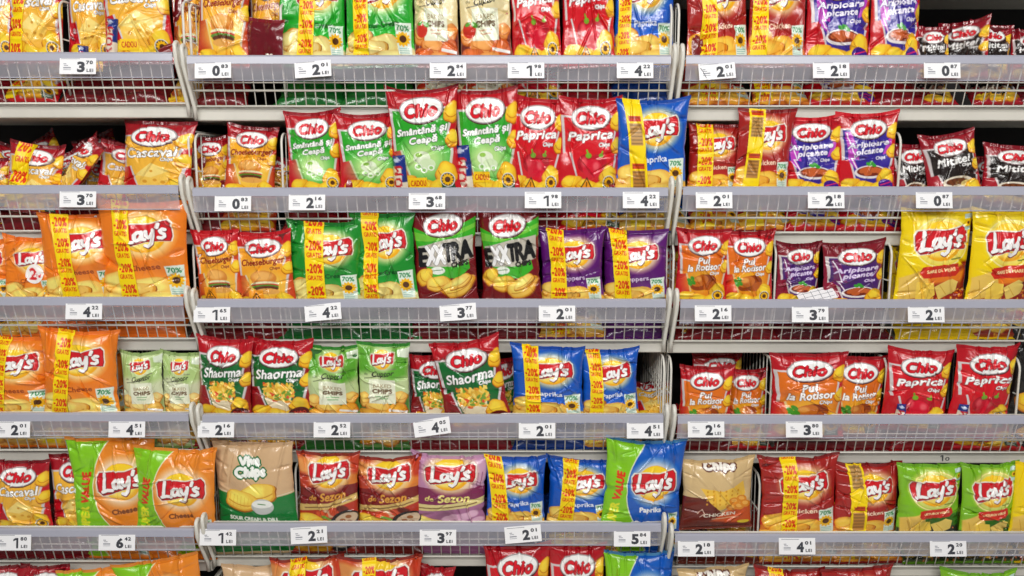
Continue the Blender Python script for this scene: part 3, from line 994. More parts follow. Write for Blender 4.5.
SHELF_OF = {}
for b in 'LCR':
    x0, x1 = XR[b]
    for r in range(6):
        z = ZS[b][r]
        nm = f'{ROWN[r]} shelf of the {BAYN[b]} bay'
        # steel shelf with a rounded front lip
        m = MB()
        d0, d1 = (XB1 + .002, XB2 - .002) if b == 'C' else ((x0 - .01, XB1 - .002) if b == 'L' else (XB2 + .002, x1 + .01))
        m.box(d0, d1, .082, YB, z - DECK - .033, z - DECK, .004)
        sh = m.build('steel_shelf', M_SHELF)
        SHELF_OF[(b, r)] = sh.name
        tag(sh, f'cream steel shelf board under the wire basket, {nm}', 'shelf', 'cream steel shelves')
        # wire basket
        root = empty('wire_basket', ((x0 + x1) / 2, GY1, z - DECK))
        tag(root, f'white wire basket with clear label strip, {nm}', 'basket', 'wire shelf baskets')
        off = Vector(root.location)

        def done(mb, name, mat, smooth=True):
            mb.v = [tuple(Vector(v) - off) for v in mb.v]
            return mb.build(name, mat, root, smooth)
        m = MB()
        n = int(round((x1 - x0) / .0258))
        for k in range(n + 1):
            x = x0 + .006 + (x1 - x0 - .012) * k / n
            m.tube([(x, GY0 + .002, z - .004), (x, GY1, z - GH), (x, GY1 + .02, z - GH + .001)], .00150, 5)
        for s_, rad in ((.05, .003), (.52, .0017), (.68, .0030), (1.0, .0028)):
            y = GY0 + (GY1 - GY0) * s_ - .003
            m.tube([(x0, y, z - GH * s_), (x1, y, z - GH * s_)], rad)
        done(m, 'front_grid', M_WIRE)
        m = MB()
        for k in range(3):
            y = GY1 + .08 + (YB - .10 - GY1) * k / 2
            m.tube([(x0, y, z - GH + .001), (x1, y, z - GH + .001)], .0017, 5)
        done(m, 'base_grid', M_WIRE)
        for x in (x0 + .003, x1 - .003):
            m = MB()
            side_frame(m, x, z, True)
            done(m, 'side_grid', M_WIRE)
        # label strip: frosted upper lip and clear lower pocket
        m = MB()
        m.sweep_x([(.008, -.003 + z), (.008, z), (.002, z), (-.003, z - .004), (-.004, z - .021), (-.001, z - .022), (.001, z - .006), (.004, z - .003)], x0 + .012, x1 - .012, True)
        done(m, 'strip_lip', M_LIP, False)['label'] = 'frosted white lip along the top of the strip'
        m = MB()
        m.sweep_x([(-.003, z - .0215), (.004, z - .060)], x0 + .012, x1 - .012, False)
        done(m, 'label_pocket', M_CLEAR, False)['label'] = 'clear plastic pocket holding the price tags'
        m = MB()
        m.tube([(x0 + .012, .0045, z - .0605), (x1 - .012, .0045, z - .0605)], .0016, 6)
        done(m, 'strip_bead', M_LIP)

# unseen shelf boards above the top row, added to shade it
for b in 'LCR':
    x0, x1 = XR[b]
    m = MB(); m.box(x0 - .005, x1 + .005, .082, YB, ZS[b][0] + .185, ZS[b][0] + .218, .004)
    tag(m.build('steel_shelf', M_SHELF), f'unseen cream steel shelf board added to shade the {BAYN[b]} bay', 'shelf', 'cream steel shelves')

# back panel, posts, floor
m = MB(); m.box(XR['L'][0] - .05, XR['R'][1] + .05, YB + .03, YB + .05, 0, 2.45)
tag(m.build('wall_back', M_BACK), kind='structure')
m = MB(); m.box(XR['L'][0] - 1, XR['R'][1] + 1, -4.5, YB + .05, -.02, 0)
tag(m.build('floor', M_FLOOR), kind='structure')
for x, nm in ((XB1, 'between the left and middle bays'), (XB2, 'between the middle and right bays')):
    m = MB(); m.box(x - .015, x + .015, YB - .004, YB + .03, 0, 2.4)
    tag(m.build('shelf_post', M_POST), f'grey upright post behind the shelves {nm}', 'post', 'upright posts')

# loose wire dividers standing in the baskets: (bay, row, pixel x, what it stands beside)
DIVS = [('L', 0, 62, 'between the cheese bags at the top left'), ('C', 0, 282, 'left of the bright green bags on the top shelf'),
        ('C', 1, 283, 'left of the green onion bags on the second shelf'), ('C', 1, 611, 'left of the blue bag on the second shelf'),
        ('C', 2, 284, 'left of the green bags on the third shelf'), ('R', 1, 898, 'left of the black grill bags on the second shelf'),
        ('R', 2, 774, 'between orange and purple bags on the third shelf'), ('R', 2, 889, 'left of the yellow bags on the third shelf'),
        ('L', 3, 112, 'left of the pale green baked bags in the left bay'), ('C', 3, 306, 'left of the pale green baked bags in the middle bay'),
        ('C', 3, 408, 'left of the tilted kebab bag on the fourth shelf'), ('C', 3, 519, 'left of the blue bags on the fourth shelf'),
        ('R', 3, 770, 'right of the small roast chicken bags on the fourth shelf'), ('R', 3, 884, 'left of the red paprika bags on the fourth shelf'),
        ('R', 3, 1016, 'right of the red paprika bags on the fourth shelf'), ('C', 4, 297, 'right of the beige dill bag on the fifth shelf'),
        ('R', 4, 758, 'right of the beige and brown bag on the fifth shelf'), ('R', 4, 900, 'left of the lime green bags on the fifth shelf')]
for bn, r, px, where in DIVS:
    z = ZS[bn][r]
    x = P(px, ROWS[bn][r], .06)[0]
    m = MB()
    side_frame(m, 0, .102, False)
    o = m.build('wire_divider', M_WIRE, None, True, (x, 0, z - .102))
    tag(o, f'white wire divider {where}', 'divider', 'wire dividers')

# price tags: (bay, row, centre x, centre y, big figure, small figures, tilt, what is above it)
TAGS = [('L', 0, 78, 66, '3', '70', 0), ('C', 0, 213, 70, '0', '83', 1), ('C', 0, 313, 69, '2', '01', 4), ('C', 0, 448, 70, '2', '84', 0), ('C', 0, 526, 70, '1', '98', 0), ('C', 0, 635, 70, '4', '22', 0),
        ('R', 0, 717, 71, '2', '01', 4), ('R', 0, 831, 70, '2', '18', 0), ('R', 0, 942, 70, '0', '87', 0),
        ('L', 1, 78, 199, '3', '70', 0), ('C', 1, 233, 203, '0', '83', 0), ('C', 1, 307, 202, '2', '16', 0), ('C', 1, 427, 201, '3', '68', 0), ('C', 1, 543, 200, '1', '98', 0), ('C', 1, 641, 200, '4', '22', 0),
        ('R', 1, 714, 200, '2', '01', 0), ('R', 1, 826, 200, '2', '18', 0), ('R', 1, 934, 200, '0', '87', 0),
        ('L', 2, 84, 311, '4', '22', 0), ('C', 2, 212, 314, '1', '65', 0), ('C', 2, 323, 312, '4', '22', 5), ('C', 2, 458, 312, '3', '77', 4), ('C', 2, 557, 313, '2', '01', 0),
        ('R', 2, 713, 313, '2', '16', 0), ('R', 2, 810, 314, '3', '79', 0), ('R', 2, 926, 314, '2', '01', 0),
        ('L', 3, 12, 429, '2', '01', 0), ('L', 3, 127, 429, '4', '51', 0), ('C', 3, 216, 429, '2', '16', 0), ('C', 3, 332, 429, '2', '52', 0), ('C', 3, 432, 427, '4', '05', 8), ('C', 3, 537, 430, '2', '01', 0), ('C', 3, 645, 430, '4', '51', 0),
        ('R', 3, 706, 429, '2', '16', 0), ('R', 3, 804, 429, '3', '80', 0),
        ('L', 4, 13, 542, '1', '80', 0), ('L', 4, 117, 542, '6', '42', 0), ('C', 4, 218, 537, '1', '42', 0), ('C', 4, 309, 535, '2', '21', 3), ('C', 4, 438, 537, '3', '97', 0), ('C', 4, 523, 534, '2', '01', 5), ('C', 4, 632, 538, '5', '84', 0),
        ('R', 4, 696, 548, '2', '18', 0), ('R', 4, 797, 546, '4', '01', 0), ('R', 4, 948, 548, '2', '20', 0)]


def text_part(name, items, mat, parent):
    """items: (word, x, z, width, height); flat print, one mesh"""
    vs, fs = [], []
    for word, cx, cz, w, h, bo in items:
        if word == '1':     # a broad stem with a slanting flag
            for quad in (((.1, -.5), (.5, -.5), (.5, .5), (.1, .5)), ((-.5, .18), (.1, .32), (.1, .5), (-.02, .5), (-.5, .36))):
                n = len(vs)
                vs += [(cx + x * w, -.0012, cz + y * h) for x, y in quad]
                fs.append(tuple(range(n, n + len(quad))))
            continue
        t = text_tris(word, bo, 1.22)
        lo, hi = t.reshape(-1, 2).min(0), t.reshape(-1, 2).max(0)
        q = (t - (lo + hi) / 2) * np.array([w / (hi[0] - lo[0]), h / (hi[1] - lo[1])])
        n = len(vs)
        for i, tri in enumerate(q):
            for (x, y) in tri: vs.append((cx + x, -.0012, cz + y))
            fs.append((n + 3 * i, n + 3 * i + 1, n + 3 * i + 2))
    me = bpy.data.meshes.new(name); me.from_pydata(vs, [], fs); me.materials.append(mat); me.update()
    return link(name, me, parent)


seen = {}
for t in TAGS: seen[(t[4], t[5])] = seen.get((t[4], t[5]), 0) + 1
for bn, r, px, py, big, small, tilt in TAGS:
    x, z = P(px, py, -.006)
    k = px_size(py, -.006)
    slope = math.atan2(.007, .0385)
    root = empty('price_tag')
    root.matrix_world = Matrix.Translation((x, -.0065, z)) @ Matrix.Rotation(-math.radians(tilt), 4, 'Y') @ Matrix.Rotation(-slope, 4, 'X')
    where = f'on the {ROWN[r]} shelf of the {BAYN[bn]} bay'
    if (big, small) == ('2', '01') and bn == 'R' and r == 0: where = 'with a pen stroke, top shelf, right bay'
    tag(root, f'white price tag reading {big},{small} {where}', 'price tag', 'price tags')
    w, h = 36.5 * k, 16.5 * k
    m = MB(); m.box(-w / 2, w / 2, -.0006, .0004, -h / 2, h / 2); m.build('card', M_CARD, root)
    bw = .019 if big != '1' else .013
    text_part('price_print', [(big, .008, -.0025, bw, .0265, .05), (small, .0285, .0085, .0165, .0092, .042), ('LEI', .0300, -.0110, .0160, .0080, .032)], M_INK, root)
    m = MB()
    for cx, cz, ww, hh in ((-.0315, .005, .007, .002), (-.029, .001, .010, .0016), (-.026, -.0045, .018, .003), (-.026, -.0095, .018, .0012), (-.018, .0175, .046, .0012)):
        m.box(cx - ww / 2, cx + ww / 2, -.0012, -.0004, cz - hh / 2, cz + hh / 2)
    m.build('small_print', M_INK2, root)
    if (big, small) == ('2', '01') and bn == 'R' and r == 0:
        m = MB(); m.tube([(-.040, -.001, .010), (-.034, -.001, .0), (-.027, -.001, -.016)], .0008, 5); m.build('pen_stroke', M_INK, root)

# ------------------------------------------------------------------ the chip bags
# (bay, row, kind, left px, right px, top px, what sets it apart, options)
BAGS = [
    # top shelf
    ('L', 0, 'cas', -42, 16, -34, 'cut by the left edge of the top shelf', {}),
    ('L', 0, 'cas', 6, 64, -36, 'with discount band, on the top shelf', dict(roll=3, band=(.10, .34, -.12, 2), y=-.008)),
    ('L', 0, 'cas', 66, 112, -30, 'beside the wire divider, top shelf', dict(bar=(.34, .96, .30, 0), dy=.02)),
    ('L', 0, 'cas', 102, 172, -42, 'large one with slanted chocolate bar, top shelf', dict(bar=(.12, .76, .36, 8), roll=-2, y=-.008)),
    ('C', 0, 'che', 170, 206, -28, 'narrow leftmost one on the top shelf', dict(dy=.03)),
    ('C', 0, 'che', 197, 251, -34, 'wide front one on the top shelf', dict(roll=3)),
    ('C', 0, 'che', 246, 286, -30, 'half hidden behind its neighbours on the top shelf', dict(dy=.05)),
    ('C', 0, 'mit', 252, 279, 20, 'crumpled small maroon one before the burger bags, top shelf', dict(y=-.012, roll=8, yaw=155, nol=1, label='small plain maroon chip bag turned backwards before the burger bags, top shelf')),
    ('C', 0, 'lgb', 279, 347, -36, 'left one of the pair, top shelf', dict(band=(.30, .54, -.10, 0), roll=2)),
    ('C', 0, 'lgb', 342, 416, -38, 'right one of the pair, top shelf', dict(band=(.12, .35, 0, 0))),
    ('C', 0, 'cuo', 413, 461, -36, 'left one of the pair, top shelf', dict(roll=1)),
    ('C', 0, 'cuo', 459, 513, -36, 'right one of the pair, top shelf', dict(roll=-1)),
    ('C', 0, 'pap', 510, 562, -36, 'left one of the pair on the top shelf', dict(roll=-1)),
    ('C', 0, 'pap', 558, 616, -40, 'right one of the pair on the top shelf', dict(roll=-2)),
    ('C', 0, 'lbl', 611, 676, -40, 'banded one at the end of the middle bay, top shelf', dict(band=(.06, .28, .02, 0))),
    ('R', 0, 'lre', 683, 752, -34, 'left one of the banded pair, top shelf', dict(band=(.22, .46, .02, 0), roll=-1)),
    ('R', 0, 'lre', 748, 808, -36, 'right one of the banded pair, top shelf', dict(band=(.05, .33, 0, 0))),
    ('R', 0, 'ari', 804, 874, -30, 'left one of the pair, top shelf', dict(roll=1)),
    ('R', 0, 'ari', 868, 925, -34, 'right one of the pair, top shelf', dict(roll=1)),
    ('R', 0, 'mit', 918, 953, 27, 'small one right of the purple bags, top shelf', dict(sink=.05)),
    ('R', 0, 'mit', 948, 976, 22, 'turned edge-on between two black ones, top shelf', dict(yaw=-48, roll=-5, sink=.05, nol=1)),
    ('R', 0, 'mit', 968, 1016, 24, 'wide one leaning right, top shelf', dict(roll=5, sink=.05)),
    ('R', 0, 'mit', 1010, 1050, 30, 'cut by the right edge of the top shelf', dict(sink=.05, dy=.01)),
    # second shelf
    ('L', 1, 'cas', -30, 10, 158, 'cut by the left edge of the second shelf', dict(sink=.06, dy=.02)),
    ('L', 1, 'cas', 6, 62, 144, 'low one with slanted discount band, second shelf', dict(sink=.07, roll=7, band=(.08, .40, -.20, 2))),
    ('L', 1, 'cas', 50, 98, 132, 'tipped over to the right, second shelf', dict(sink=.05, roll=30, yaw=-50, y=-.01)),
    ('L', 1, 'cas', 84, 114, 160, 'small dark one lying low, second shelf', dict(sink=.06, roll=10, dy=.05, nol=1)),
    ('L', 1, 'cas', 106, 142, 144, 'turned sideways beside the big front one, second shelf', dict(sink=.05, yaw=40, roll=14, dy=.03, nol=1)),
    ('L', 1, 'cas', 114, 198, 121, 'large front one leaning by the bay end, second shelf', dict(sink=.05, roll=3, y=-.012, yaw=-14)),
    ('L', 1, 'cas', 20, 70, 138, 'far back in the dark pile, left, second shelf', dict(dy=.19, roll=-25, sink=.02, nol=1)),
    ('L', 1, 'cas', 78, 124, 134, 'far back in the dark pile, right, second shelf', dict(dy=.20, roll=-18, sink=.02, nol=1)),
    ('L', 1, 'cas', -12, 36, 146, 'far back in the dark pile, left edge, second shelf', dict(dy=.16, roll=14, sink=.02, nol=1)),
    ('L', 1, 'cas', 54, 98, 150, 'propped between the piled bags, second shelf', dict(dy=.11, roll=-32, sink=.03, nol=1)),
    ('L', 1, 'cas', 92, 140, 142, 'far back behind the large front one, second shelf', dict(dy=.17, roll=22, sink=.02, nol=1)),
    ('C', 1, 'che', 190, 228, 137, 'small one behind, beside the bay end, second shelf', dict(dy=.025, roll=-2)),
    ('C', 1, 'che', 224, 276, 126, 'small front one, second shelf', dict(roll=3)),
    ('C', 1, 'che', 258, 292, 156, 'low one peeping out at the divider, second shelf', dict(dy=.05, roll=12)),
    ('C', 1, 'sma', 285, 343, 112, 'leftmost of four, second shelf', dict(roll=-1)),
    ('C', 1, 'sma', 338, 401, 114, 'second of four, second shelf', dict(roll=-2)),
    ('C', 1, 'sma', 387, 462, 90, 'tall third of four, with chocolate bar', dict(bar=(.14, .80, .42, -3), roll=-2)),
    ('C', 1, 'sma', 456, 521, 90, 'tall fourth of four, with chocolate bar', dict(bar=(.11, .74, .48, -4), roll=-1)),
    ('C', 1, 'pap', 507, 564, 98, 'left one of the pair on the second shelf', dict(roll=4)),
    ('C', 1, 'pap', 558, 622, 99, 'right one of the pair on the second shelf', dict(roll=2)),
    ('C', 1, 'lbl', 614, 688, 100, 'with slanted yellow band, second shelf', dict(band=(.16, .40, .14, 1), roll=1)),
    ('R', 1, 'lre', 687, 742, 124, 'with straight band, second shelf', dict(band=(.16, .46, .02, 0))),
    ('R', 1, 'lre', 734, 792, 109, 'tilted one with barcode band, second shelf', dict(band=(.18, .46, -.02, 1), roll=2, cor=1)),
    ('R', 1, 'ari', 781, 843, 117, 'left one of the pair, second shelf', {}),
    ('R', 1, 'ari', 833, 897, 113, 'right one of the pair, second shelf', dict(roll=-1)),
    ('R', 1, 'mit', 894, 940, 144, 'leftmost of three, second shelf', dict(sink=.05)),
    ('R', 1, 'mit', 926, 984, 133, 'middle of three, tilted, second shelf', dict(sink=.045, roll=-9, y=-.012)),
    ('R', 1, 'mit', 972, 1000, 156, 'almost hidden behind the tilted one, second shelf', dict(sink=.05, dy=.06, nol=1)),
    ('R', 1, 'mit', 981, 1046, 145, 'rightmost of three, second shelf', dict(sink=.05, roll=3)),
    # third shelf
    ('L', 2, 'lor', -34, 12, 240, 'cut by the left edge of the third shelf', {}),
    ('L', 2, 'lor', 3, 60, 237, 'small one with round 2 lei sticker, third shelf', dict(lei=1, roll=2)),
    ('L', 2, 'lor', 42, 120, 214, 'large banded left one of two, third shelf', dict(band=(.22, .44, .10, 0), roll=-1)),
    ('L', 2, 'lor', 98, 192, 202, 'large banded right one of two, third shelf', dict(band=(.21, .41, .08, 0), roll=-1, y=-.014)),
    ('C', 2, 'chw', 195, 246, 230, 'left one of the pair with warning signs, third shelf', dict(warn=[(.30, .82, .26)], roll=-1)),
    ('C', 2, 'chw', 237, 297, 232, 'right one of the pair with warning signs, third shelf', dict(warn=[(.34, .86, .24)], roll=-2, y=-.012)),
    ('C', 2, 'lgr', 286, 363, 222, 'left one of the banded pair, third shelf', dict(band=(.26, .52, .06, 0), roll=1)),
    ('C', 2, 'lgr', 351, 420, 213, 'right one of the banded pair, third shelf', dict(band=(.18, .44, -.04, 0), roll=-1)),
    ('C', 2, 'exx', 411, 478, 208, 'left one of two, third shelf', dict(roll=-2)),
    ('C', 2, 'exx', 478, 542, 208, 'right one of two, third shelf', dict(roll=-2)),
    ('C', 2, 'lpu', 538, 607, 229, 'left one of the banded pair, third shelf', dict(band=(.16, .42, .05, 0))),
    ('C', 2, 'lpu', 602, 669, 230, 'right one of the banded pair, third shelf', dict(band=(.16, .42, .08, 0))),
    ('C', 2, 'pui', 655, 682, 242, 'dark one in the gap at the bay end, third shelf', dict(dy=.08, nol=1)),
    ('R', 2, 'pui', 673, 729, 229, 'left one of the pair, third shelf', dict(roll=2)),
    ('R', 2, 'pui', 722, 775, 231, 'right one of the pair, third shelf', dict(roll=1)),
    ('R', 2, 'ar2', 773, 822, 243, 'left one behind the white card, third shelf', dict(dy=.01, roll=-1)),
    ('R', 2, 'ar2', 818, 886, 242, 'right one slumping, third shelf', dict(roll=-3, sink=.035)),
    ('R', 2, 'lye', 878, 912, 246, 'thin edge-on one beside the divider, third shelf', dict(dy=.07, yaw=55, nol=1)),
    ('R', 2, 'lye', 893, 968, 209, 'left one of two on the third shelf', dict(roll=-1)),
    ('R', 2, 'lye', 963, 1036, 211, 'right one of two on the third shelf', dict(roll=1)),
    # fourth shelf
    ('L', 3, 'lor', -28, 54, 336, 'banded one at the left edge, fourth shelf', dict(band=(.30, .46, -.08, 0), roll=3)),
    ('L', 3, 'lor', 42, 122, 330, 'tilted banded one, fourth shelf', dict(band=(.18, .40, -.12, 0), roll=3, y=-.012)),
    ('L', 3, 'lor', 30, 70, 342, 'peeping between two orange ones, fourth shelf', dict(dy=.06, nol=1)),
    ('L', 3, 'lor', 90, 126, 352, 'half hidden by the wire divider, fourth shelf', dict(dy=.07, nol=1)),
    ('L', 3, 'cul', 121, 165, 352, 'left one of the pair, fourth shelf', {}),
    ('L', 3, 'cul', 159, 203, 352, 'right one of the pair, fourth shelf', dict(dy=.006)),
    ('C', 3, 'sha', 195, 254, 338, 'left one of the pair, fourth shelf', dict(roll=1)),
    ('C', 3, 'sha', 247, 314, 340, 'right one of the pair, fourth shelf', {}),
    ('C', 3, 'cug', 307, 361, 346, 'left one of the pair, fourth shelf', dict(roll=1)),
    ('C', 3, 'cug', 357, 412, 343, 'right one of the pair, fourth shelf', dict(roll=2)),
    ('C', 3, 'sha', 409, 458, 355, 'behind the tilted kebab bag, fourth shelf', dict(sink=.05, dy=.02)),
    ('C', 3, 'sha', 438, 509, 340, 'tilted front one, fourth shelf', dict(sink=.045, roll=-8, y=-.012)),
    ('C', 3, 'sha', 484, 520, 358, 'sliver right of the tilted kebab bag, fourth shelf', dict(sink=.05, dy=.06, nol=1)),
    ('C', 3, 'lbl', 512, 587, 346, 'left one of the banded pair, fourth shelf', dict(band=(.18, .40, .04, 0), roll=1)),
    ('C', 3, 'lbl', 580, 641, 349, 'right one of the banded pair, fourth shelf', dict(band=(.12, .36, .02, 0))),
    ('C', 3, 'cas', 634, 674, 398, 'lying low in the dark gap, fourth shelf', dict(low=1, nol=1)),
    ('R', 3, 'pui', 677, 731, 366, 'small left one of the pair, fourth shelf', dict(sink=.075, dy=.02)),
    ('R', 3, 'pui', 724, 767, 369, 'small right one of the pair, fourth shelf', dict(sink=.075, dy=.03)),
    ('R', 3, 'pap', 688, 742, 352, 'dark one behind the small roast chicken bags', dict(dy=.13, nol=1)),
    ('R', 3, 'pui', 768, 846, 353, 'large left one, fourth shelf', dict(sink=.07, roll=1, y=-.01)),
    ('R', 3, 'pui', 824, 887, 356, 'large right one, crumpled, fourth shelf', dict(sink=.07, roll=3, dy=.01)),
    ('R', 3, 'pap', 883, 949, 350, 'with blue-topped chocolate bar, left of two, fourth shelf', dict(sink=.05, bar=(.24, .80, .32, 0), roll=3)),
    ('R', 3, 'pap', 945, 1014, 346, 'with blue-topped chocolate bar, right of two, fourth shelf', dict(sink=.05, bar=(.16, .82, .32, 0), roll=1)),
    ('R', 3, 'blk', 1008, 1070, 330, 'at the right edge of the fourth shelf', dict(dy=.03)),
    # fifth shelf
    ('L', 4, 'cas', -8, 54, 460, 'left one of two on the fifth shelf', dict(roll=1)),
    ('L', 4, 'cas', 50, 104, 455, 'right one of two, behind the orange bag, fifth shelf', dict(dy=.012)),
    ('L', 4, 'xor', 73, 160, 437, 'left one, upright, fifth shelf', dict(roll=-3)),
    ('L', 4, 'xor', 134, 221, 448, 'right one, tilted, fifth shelf', dict(roll=4, y=-.014)),
    ('C', 4, 'viv', 215, 299, 442, 'upright on the fifth shelf', dict(cr=.6)),
    ('C', 4, 'ser', 297, 360, 453, 'left one of two on the fifth shelf', dict(roll=1)),
    ('C', 4, 'ser', 355, 423, 457, 'right one of two on the fifth shelf', dict(roll=-1, dy=.006)),
    ('C', 4, 'sep', 409, 489, 455, 'on the fifth shelf', dict(roll=1)),
    ('C', 4, 'lbl', 485, 548, 456, 'left one of the banded pair, fifth shelf', dict(band=(.06, .34, .12, 0), roll=1)),
    ('C', 4, 'lbl', 545, 616, 459, 'right one of the banded pair, fifth shelf', dict(band=(.20, .43, -.08, 0), dy=.008)),
    ('C', 4, 'xbl', 602, 684, 440, 'leaning at the end of the fifth shelf', dict(roll=4, y=-.012)),
    ('R', 4, 'vic', 678, 753, 459, 'on the fifth shelf', dict(roll=-1, cr=.6, sink=.0)),
    ('R', 4, 'lre', 757, 839, 456, 'with straight band, fifth shelf', dict(band=(.26, .46, 0, 0))),
    ('R', 4, 'lre', 829, 899, 463, 'with slanted barcode band, fifth shelf', dict(band=(.20, .45, .10, 1), dy=.006)),
    ('R', 4, 'lli', 895, 962, 463, 'left one of two, fifth shelf', dict(roll=1)),
    ('R', 4, 'lli', 956, 1017, 464, 'right one of two, fifth shelf', dict(sink=.04)),
    ('R', 4, 'lye', 1008, 1066, 463, 'cut by the right edge of the fifth shelf', {}),
    # bottom shelf
    ('L', 5, 'cas', -14, 36, 565, 'left one of two on the bottom shelf', {}),
    ('L', 5, 'cas', 28, 78, 565, 'right one of two on the bottom shelf', {}),
    ('L', 5, 'xor', 64, 152, 566, 'left one on the bottom shelf', dict(roll=-5)),
    ('L', 5, 'xor', 120, 212, 559, 'right one on the bottom shelf, corner raised', dict(roll=-11, y=-.012)),
    ('C', 5, 'viv', 222, 300, 564, 'half hidden on the bottom shelf', dict(dy=.02, cr=.6)),
    ('C', 5, 'ser', 271, 346, 558, 'left one of the banded pair, bottom shelf', dict(band=(.29, .49, 0, 0))),
    ('C', 5, 'ser', 336, 421, 557, 'right one of the banded pair, bottom shelf', dict(band=(.30, .46, 0, 0), y=-.010)),
    ('C', 5, 'pap', 416, 452, 566, 'low red tip beside the brown-red pair, bottom shelf', dict(roll=8, dy=.03)),
    ('C', 5, 'pap', 485, 552, 545, 'tall left one of two on the bottom shelf', dict(roll=-2)),
    ('C', 5, 'pap', 548, 606, 545, 'tall right one of two on the bottom shelf', dict(roll=1)),
    ('C', 5, 'xbl', 602, 674, 552, 'on the bottom shelf', dict(roll=0)),
    ('R', 5, 'vic', 673, 747, 567, 'on the bottom shelf', dict(cr=.6)),
    ('R', 5, 'lre', 748, 820, 568, 'with band, bottom shelf', dict(band=(.2, .4, 0, 0))),
    ('R', 5, 'lre', 815, 892, 567, 'without band, bottom shelf', {}),
    ('R', 5, 'lli', 935, 1010, 571, 'just showing at the bottom shelf', {}),
]
NTH = ['first', 'second', 'third', 'fourth', 'fifth', 'sixth', 'seventh', 'eighth', 'ninth', 'tenth', 'eleventh', 'twelfth', 'thirteenth', 'fourteenth', 'fifteenth', 'sixteenth']
LEI = Art(1.0, (250, 244, 240)); LEI.text('2', .42, .5, .36, (216, 30, 40), bold=.03, tall=.55); LEI.text('lei', .75, .58, .22, (216, 30, 40), bold=.012)
lying = {}
labels = set()
for i, (bn, r, kind, x0, x1, yt, remark, o) in enumerate(BAGS):
    z_s = ZS[bn][r]
    ys = ROWS[bn][r]
    yab = ROWS[bn][r - 1] if r > 0 else -300
    if yt < yab + 53: Y, lean = .054, -3.0
    elif yt < yab + 69: Y, lean = .058, -0.5
    else: Y, lean = .084, 5.0
    if r == 0: Y, lean = .080, 4.0
    Y += o.get('dy', 0) + o.get('y', 0)
    pxm, pym = (x0 + x1) / 2, (yt + ys) / 2
    k = px_size(pym, Y)
    w = (x1 - x0) * k
    zb = z_s - o.get('sink', .016 + .004 * r)
    yy = Y + .2 * math.sin(math.radians(lean))
    zt = P(pxm, yt, yy)[1]
    h = (zt - zb) / math.cos(math.radians(lean)) - .010
    low = o.get('low')
    if low:
        h, zb, lean = .18, z_s - .045, 68
    rj = random.Random(i * 7 + 3)
    roll = math.radians(o.get('roll', 0) + rj.uniform(-1.3, 1.3))
    yaw = o.get('yaw', rj.uniform(-9, 9))
    xm, _ = P(pxm, pym, Y)
    xb = xm - math.sin(roll) * h / 2
    zb2 = zb + (1 - math.cos(roll)) * h / 2
    t = min(.30 * w, .062) if w > .09 else .30 * w
    if abs(o.get('yaw', 0)) > 20: w = max(w, .13) * 1.0
    root = empty('chip_bag')
    root.matrix_world = (Matrix.Translation((xb, Y, zb2)) @ Matrix.Rotation(roll, 4, 'Y') @ Matrix.Rotation(math.radians(yaw), 4, 'Z') @ Matrix.Rotation(-math.radians(lean), 4, 'X'))
    label = o.get('label', f'{DESC[kind]}, {remark}')
    tag(root, label, 'bag of chips', f'{DESC[kind]}s standing on the shelves')
    sh = build_bag(root, kind, w, h, t, 100 + i, (x1 - x0) * 2.3, o.get('cr', 1.0), o.get('band'), o.get('bar'), o.get('warn'))
    if o.get('lei'):
        a = np.linspace(0, 1, 20)
        s, q = np.meshgrid(a, a)
        # square grid bent into a disc
        sx, qx = 2 * s - 1, 2 * q - 1
        dx, dq = sx * np.sqrt(1 - qx ** 2 / 2), qx * np.sqrt(1 - sx ** 2 / 2)
        pos = sh.at(.62 + dx * .17, .50 + dq * .17 * w / h, lift=.0015)
        link('round_sticker', grid_mesh('round_sticker', [(pos, sample(lin(LEI.c), .5 + dx / 2, .5 + dq / 2), False)], M_PAPER), root)
    if not o.get('nol') and o.get('dy', 0) < .04 and r < 5:
        lying.setdefault((bn, r), []).append((pxm, kind, w, o.get('band'), o.get('sink', 0) > .04))

# the lower layer: bags lying flat in the baskets, seen end-on through the wires
for (bn, r), lst in lying.items():
    lst.sort()
    z = ZS[bn][r] - DECK
    for j, (pxm, kind, w, band, tall) in enumerate(lst):
        rr = random.Random(j * 31 + r * 7 + ord(bn))
        x = P(pxm, ROWS[bn][r] + 40, .12)[0]
        wd = max(.10, w * rr.uniform(1.02, 1.18))
        th = min(.40 * wd, rr.uniform(.060, .070))
        flip = PI if (kind in ('cas', 'che', 'chw', 'sma', 'pap', 'pui', 'ari', 'ar2', 'mit', 'exx', 'sha') and rr.random() < .72) else (PI if rr.random() < .3 else 0.0)
        ln = .128 if tall else .165
        y0 = .084 + rr.uniform(0, .005)
        root = empty('chip_bag')
        root.matrix_world = (Matrix.Translation((x, y0, z + .008)) @ Matrix.Rotation(math.radians(rr.uniform(-4, 4)), 4, 'Z')
                             @ Matrix.Rotation(-math.radians(rr.uniform(50, 57)), 4, 'X') @ Matrix.Rotation(flip, 4, 'Z'))
        tag(root, f'lying {DESC[kind]}, {NTH[j]} from left in the {ROWN[r]} {BAYN[bn]} basket', 'bag of chips', f'chip bags lying in the {ROWN[r]} {BAYN[bn]} basket')
        build_bag(root, kind, wd, ln, th, 900 + i * 3 + j * 17 + r, 90, 1.6, None if flip else band, None, None, .40)
        i += 1

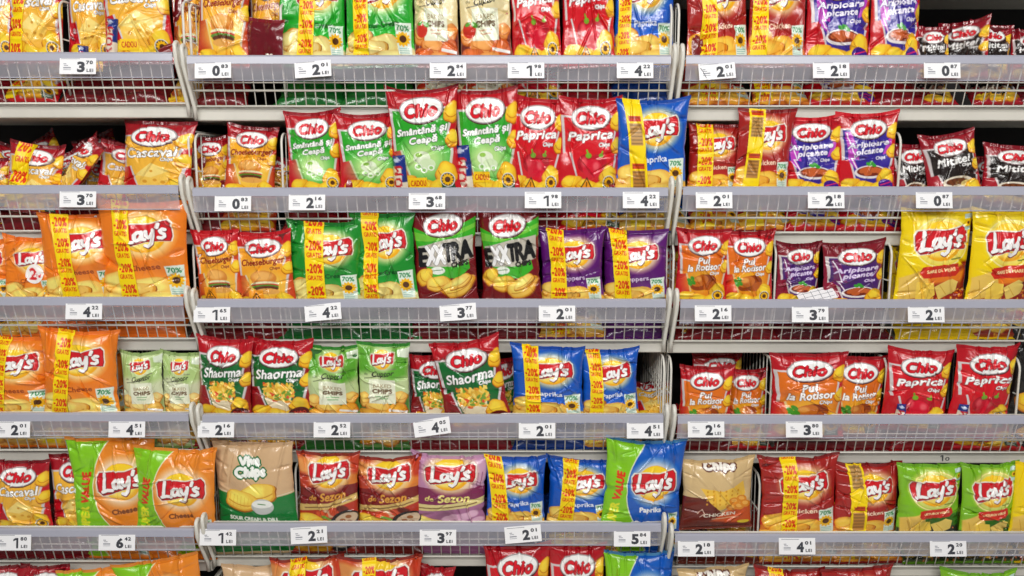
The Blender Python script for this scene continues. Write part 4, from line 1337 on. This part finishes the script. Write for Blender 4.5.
# small white card lying on the strip before the dark purple bags
x, z = P(819, 296, .02)
root = empty('shelf_card')
root.matrix_world = Matrix.Translation((x, .038, ZS['R'][2] + .005)) @ Matrix.Rotation(math.radians(-14), 4, 'Y') @ Matrix.Rotation(math.radians(38), 4, 'X')
tag(root, 'white lined card lying in front of the dark purple bags', 'card')
m = MB(); m.box(-.046, .046, -.022, .022, -.001, .001); m.build('card', M_CARD, root)
m = MB()
for q in range(3): m.box(-.042, .042, -.014 + .014 * q - .0006, -.014 + .014 * q + .0006, .001, .0016)
for q in range(4): m.box(-.030 + .02 * q - .0006, -.030 + .02 * q + .0006, -.019, .019, .001, .0016)
m.build('ruled_lines', M_INK2, root)
# hand-written number on the front lip of a shelf board
x, z = P(945, 458, .0815)
root = bpy.data.objects[SHELF_OF[('R', 3)]]
o = text_part('pen_number', [('1', x - .009, z, .008, .016, 0), ('0', x + .006, z - .002, .011, .010, 0)], M_INK, root)
o.location.y = .0815
o['label'] = 'number 10 handwritten on the shelf edge'


# ------------------------------------------------------------------ light: rows of ceiling tubes over the aisle, and the bright hall
w = bpy.data.worlds.new('hall'); bpy.context.scene.world = w
w.use_nodes = True
bg = w.node_tree.nodes['Background']
bg.inputs['Color'].default_value = (0.93, 0.96, 1.0, 1)
bg.inputs['Strength'].default_value = 0.15


def tube_lamp(x, y, z, lx, ly, e, tilt):
    l = bpy.data.lights.new('ceiling_lamp', 'AREA')
    l.shape = 'RECTANGLE'; l.size = lx; l.size_y = ly; l.energy = e; l.color = (1.0, .975, .94)
    o = bpy.data.objects.new('ceiling_lamp', l); C.objects.link(o)
    o.location = (x, y, z); o.rotation_euler = (math.radians(tilt), 0, 0)


for yy, e, tl in ((-1.6, 10, 30), (-2.9, 27, 48), (-4.4, 27, 58)):
    for xx in (-1.7, 0, 1.7):
        tube_lamp(xx, yy, 2.9, 1.45, .16, e, tl)

cam = bpy.data.cameras.new('camera')
cam.sensor_width = 36.0
cam.lens = 36.0 * F / 1024
cam.clip_start = .05
co = bpy.data.objects.new('camera', cam); C.objects.link(co)
co.location = (0, -D, ZC)
co.rotation_euler = (PI / 2 - TH, 0, 0)
sc = bpy.context.scene
sc.camera = co
sc.view_settings.view_transform = 'Standard'
sc.view_settings.look = 'None'
sc.view_settings.exposure = -0.30
sc.view_settings.gamma = 1.0
sc.view_settings.use_curve_mapping = False
sc.cycles.use_denoising = True
sc.cycles.transparent_max_bounces = 16
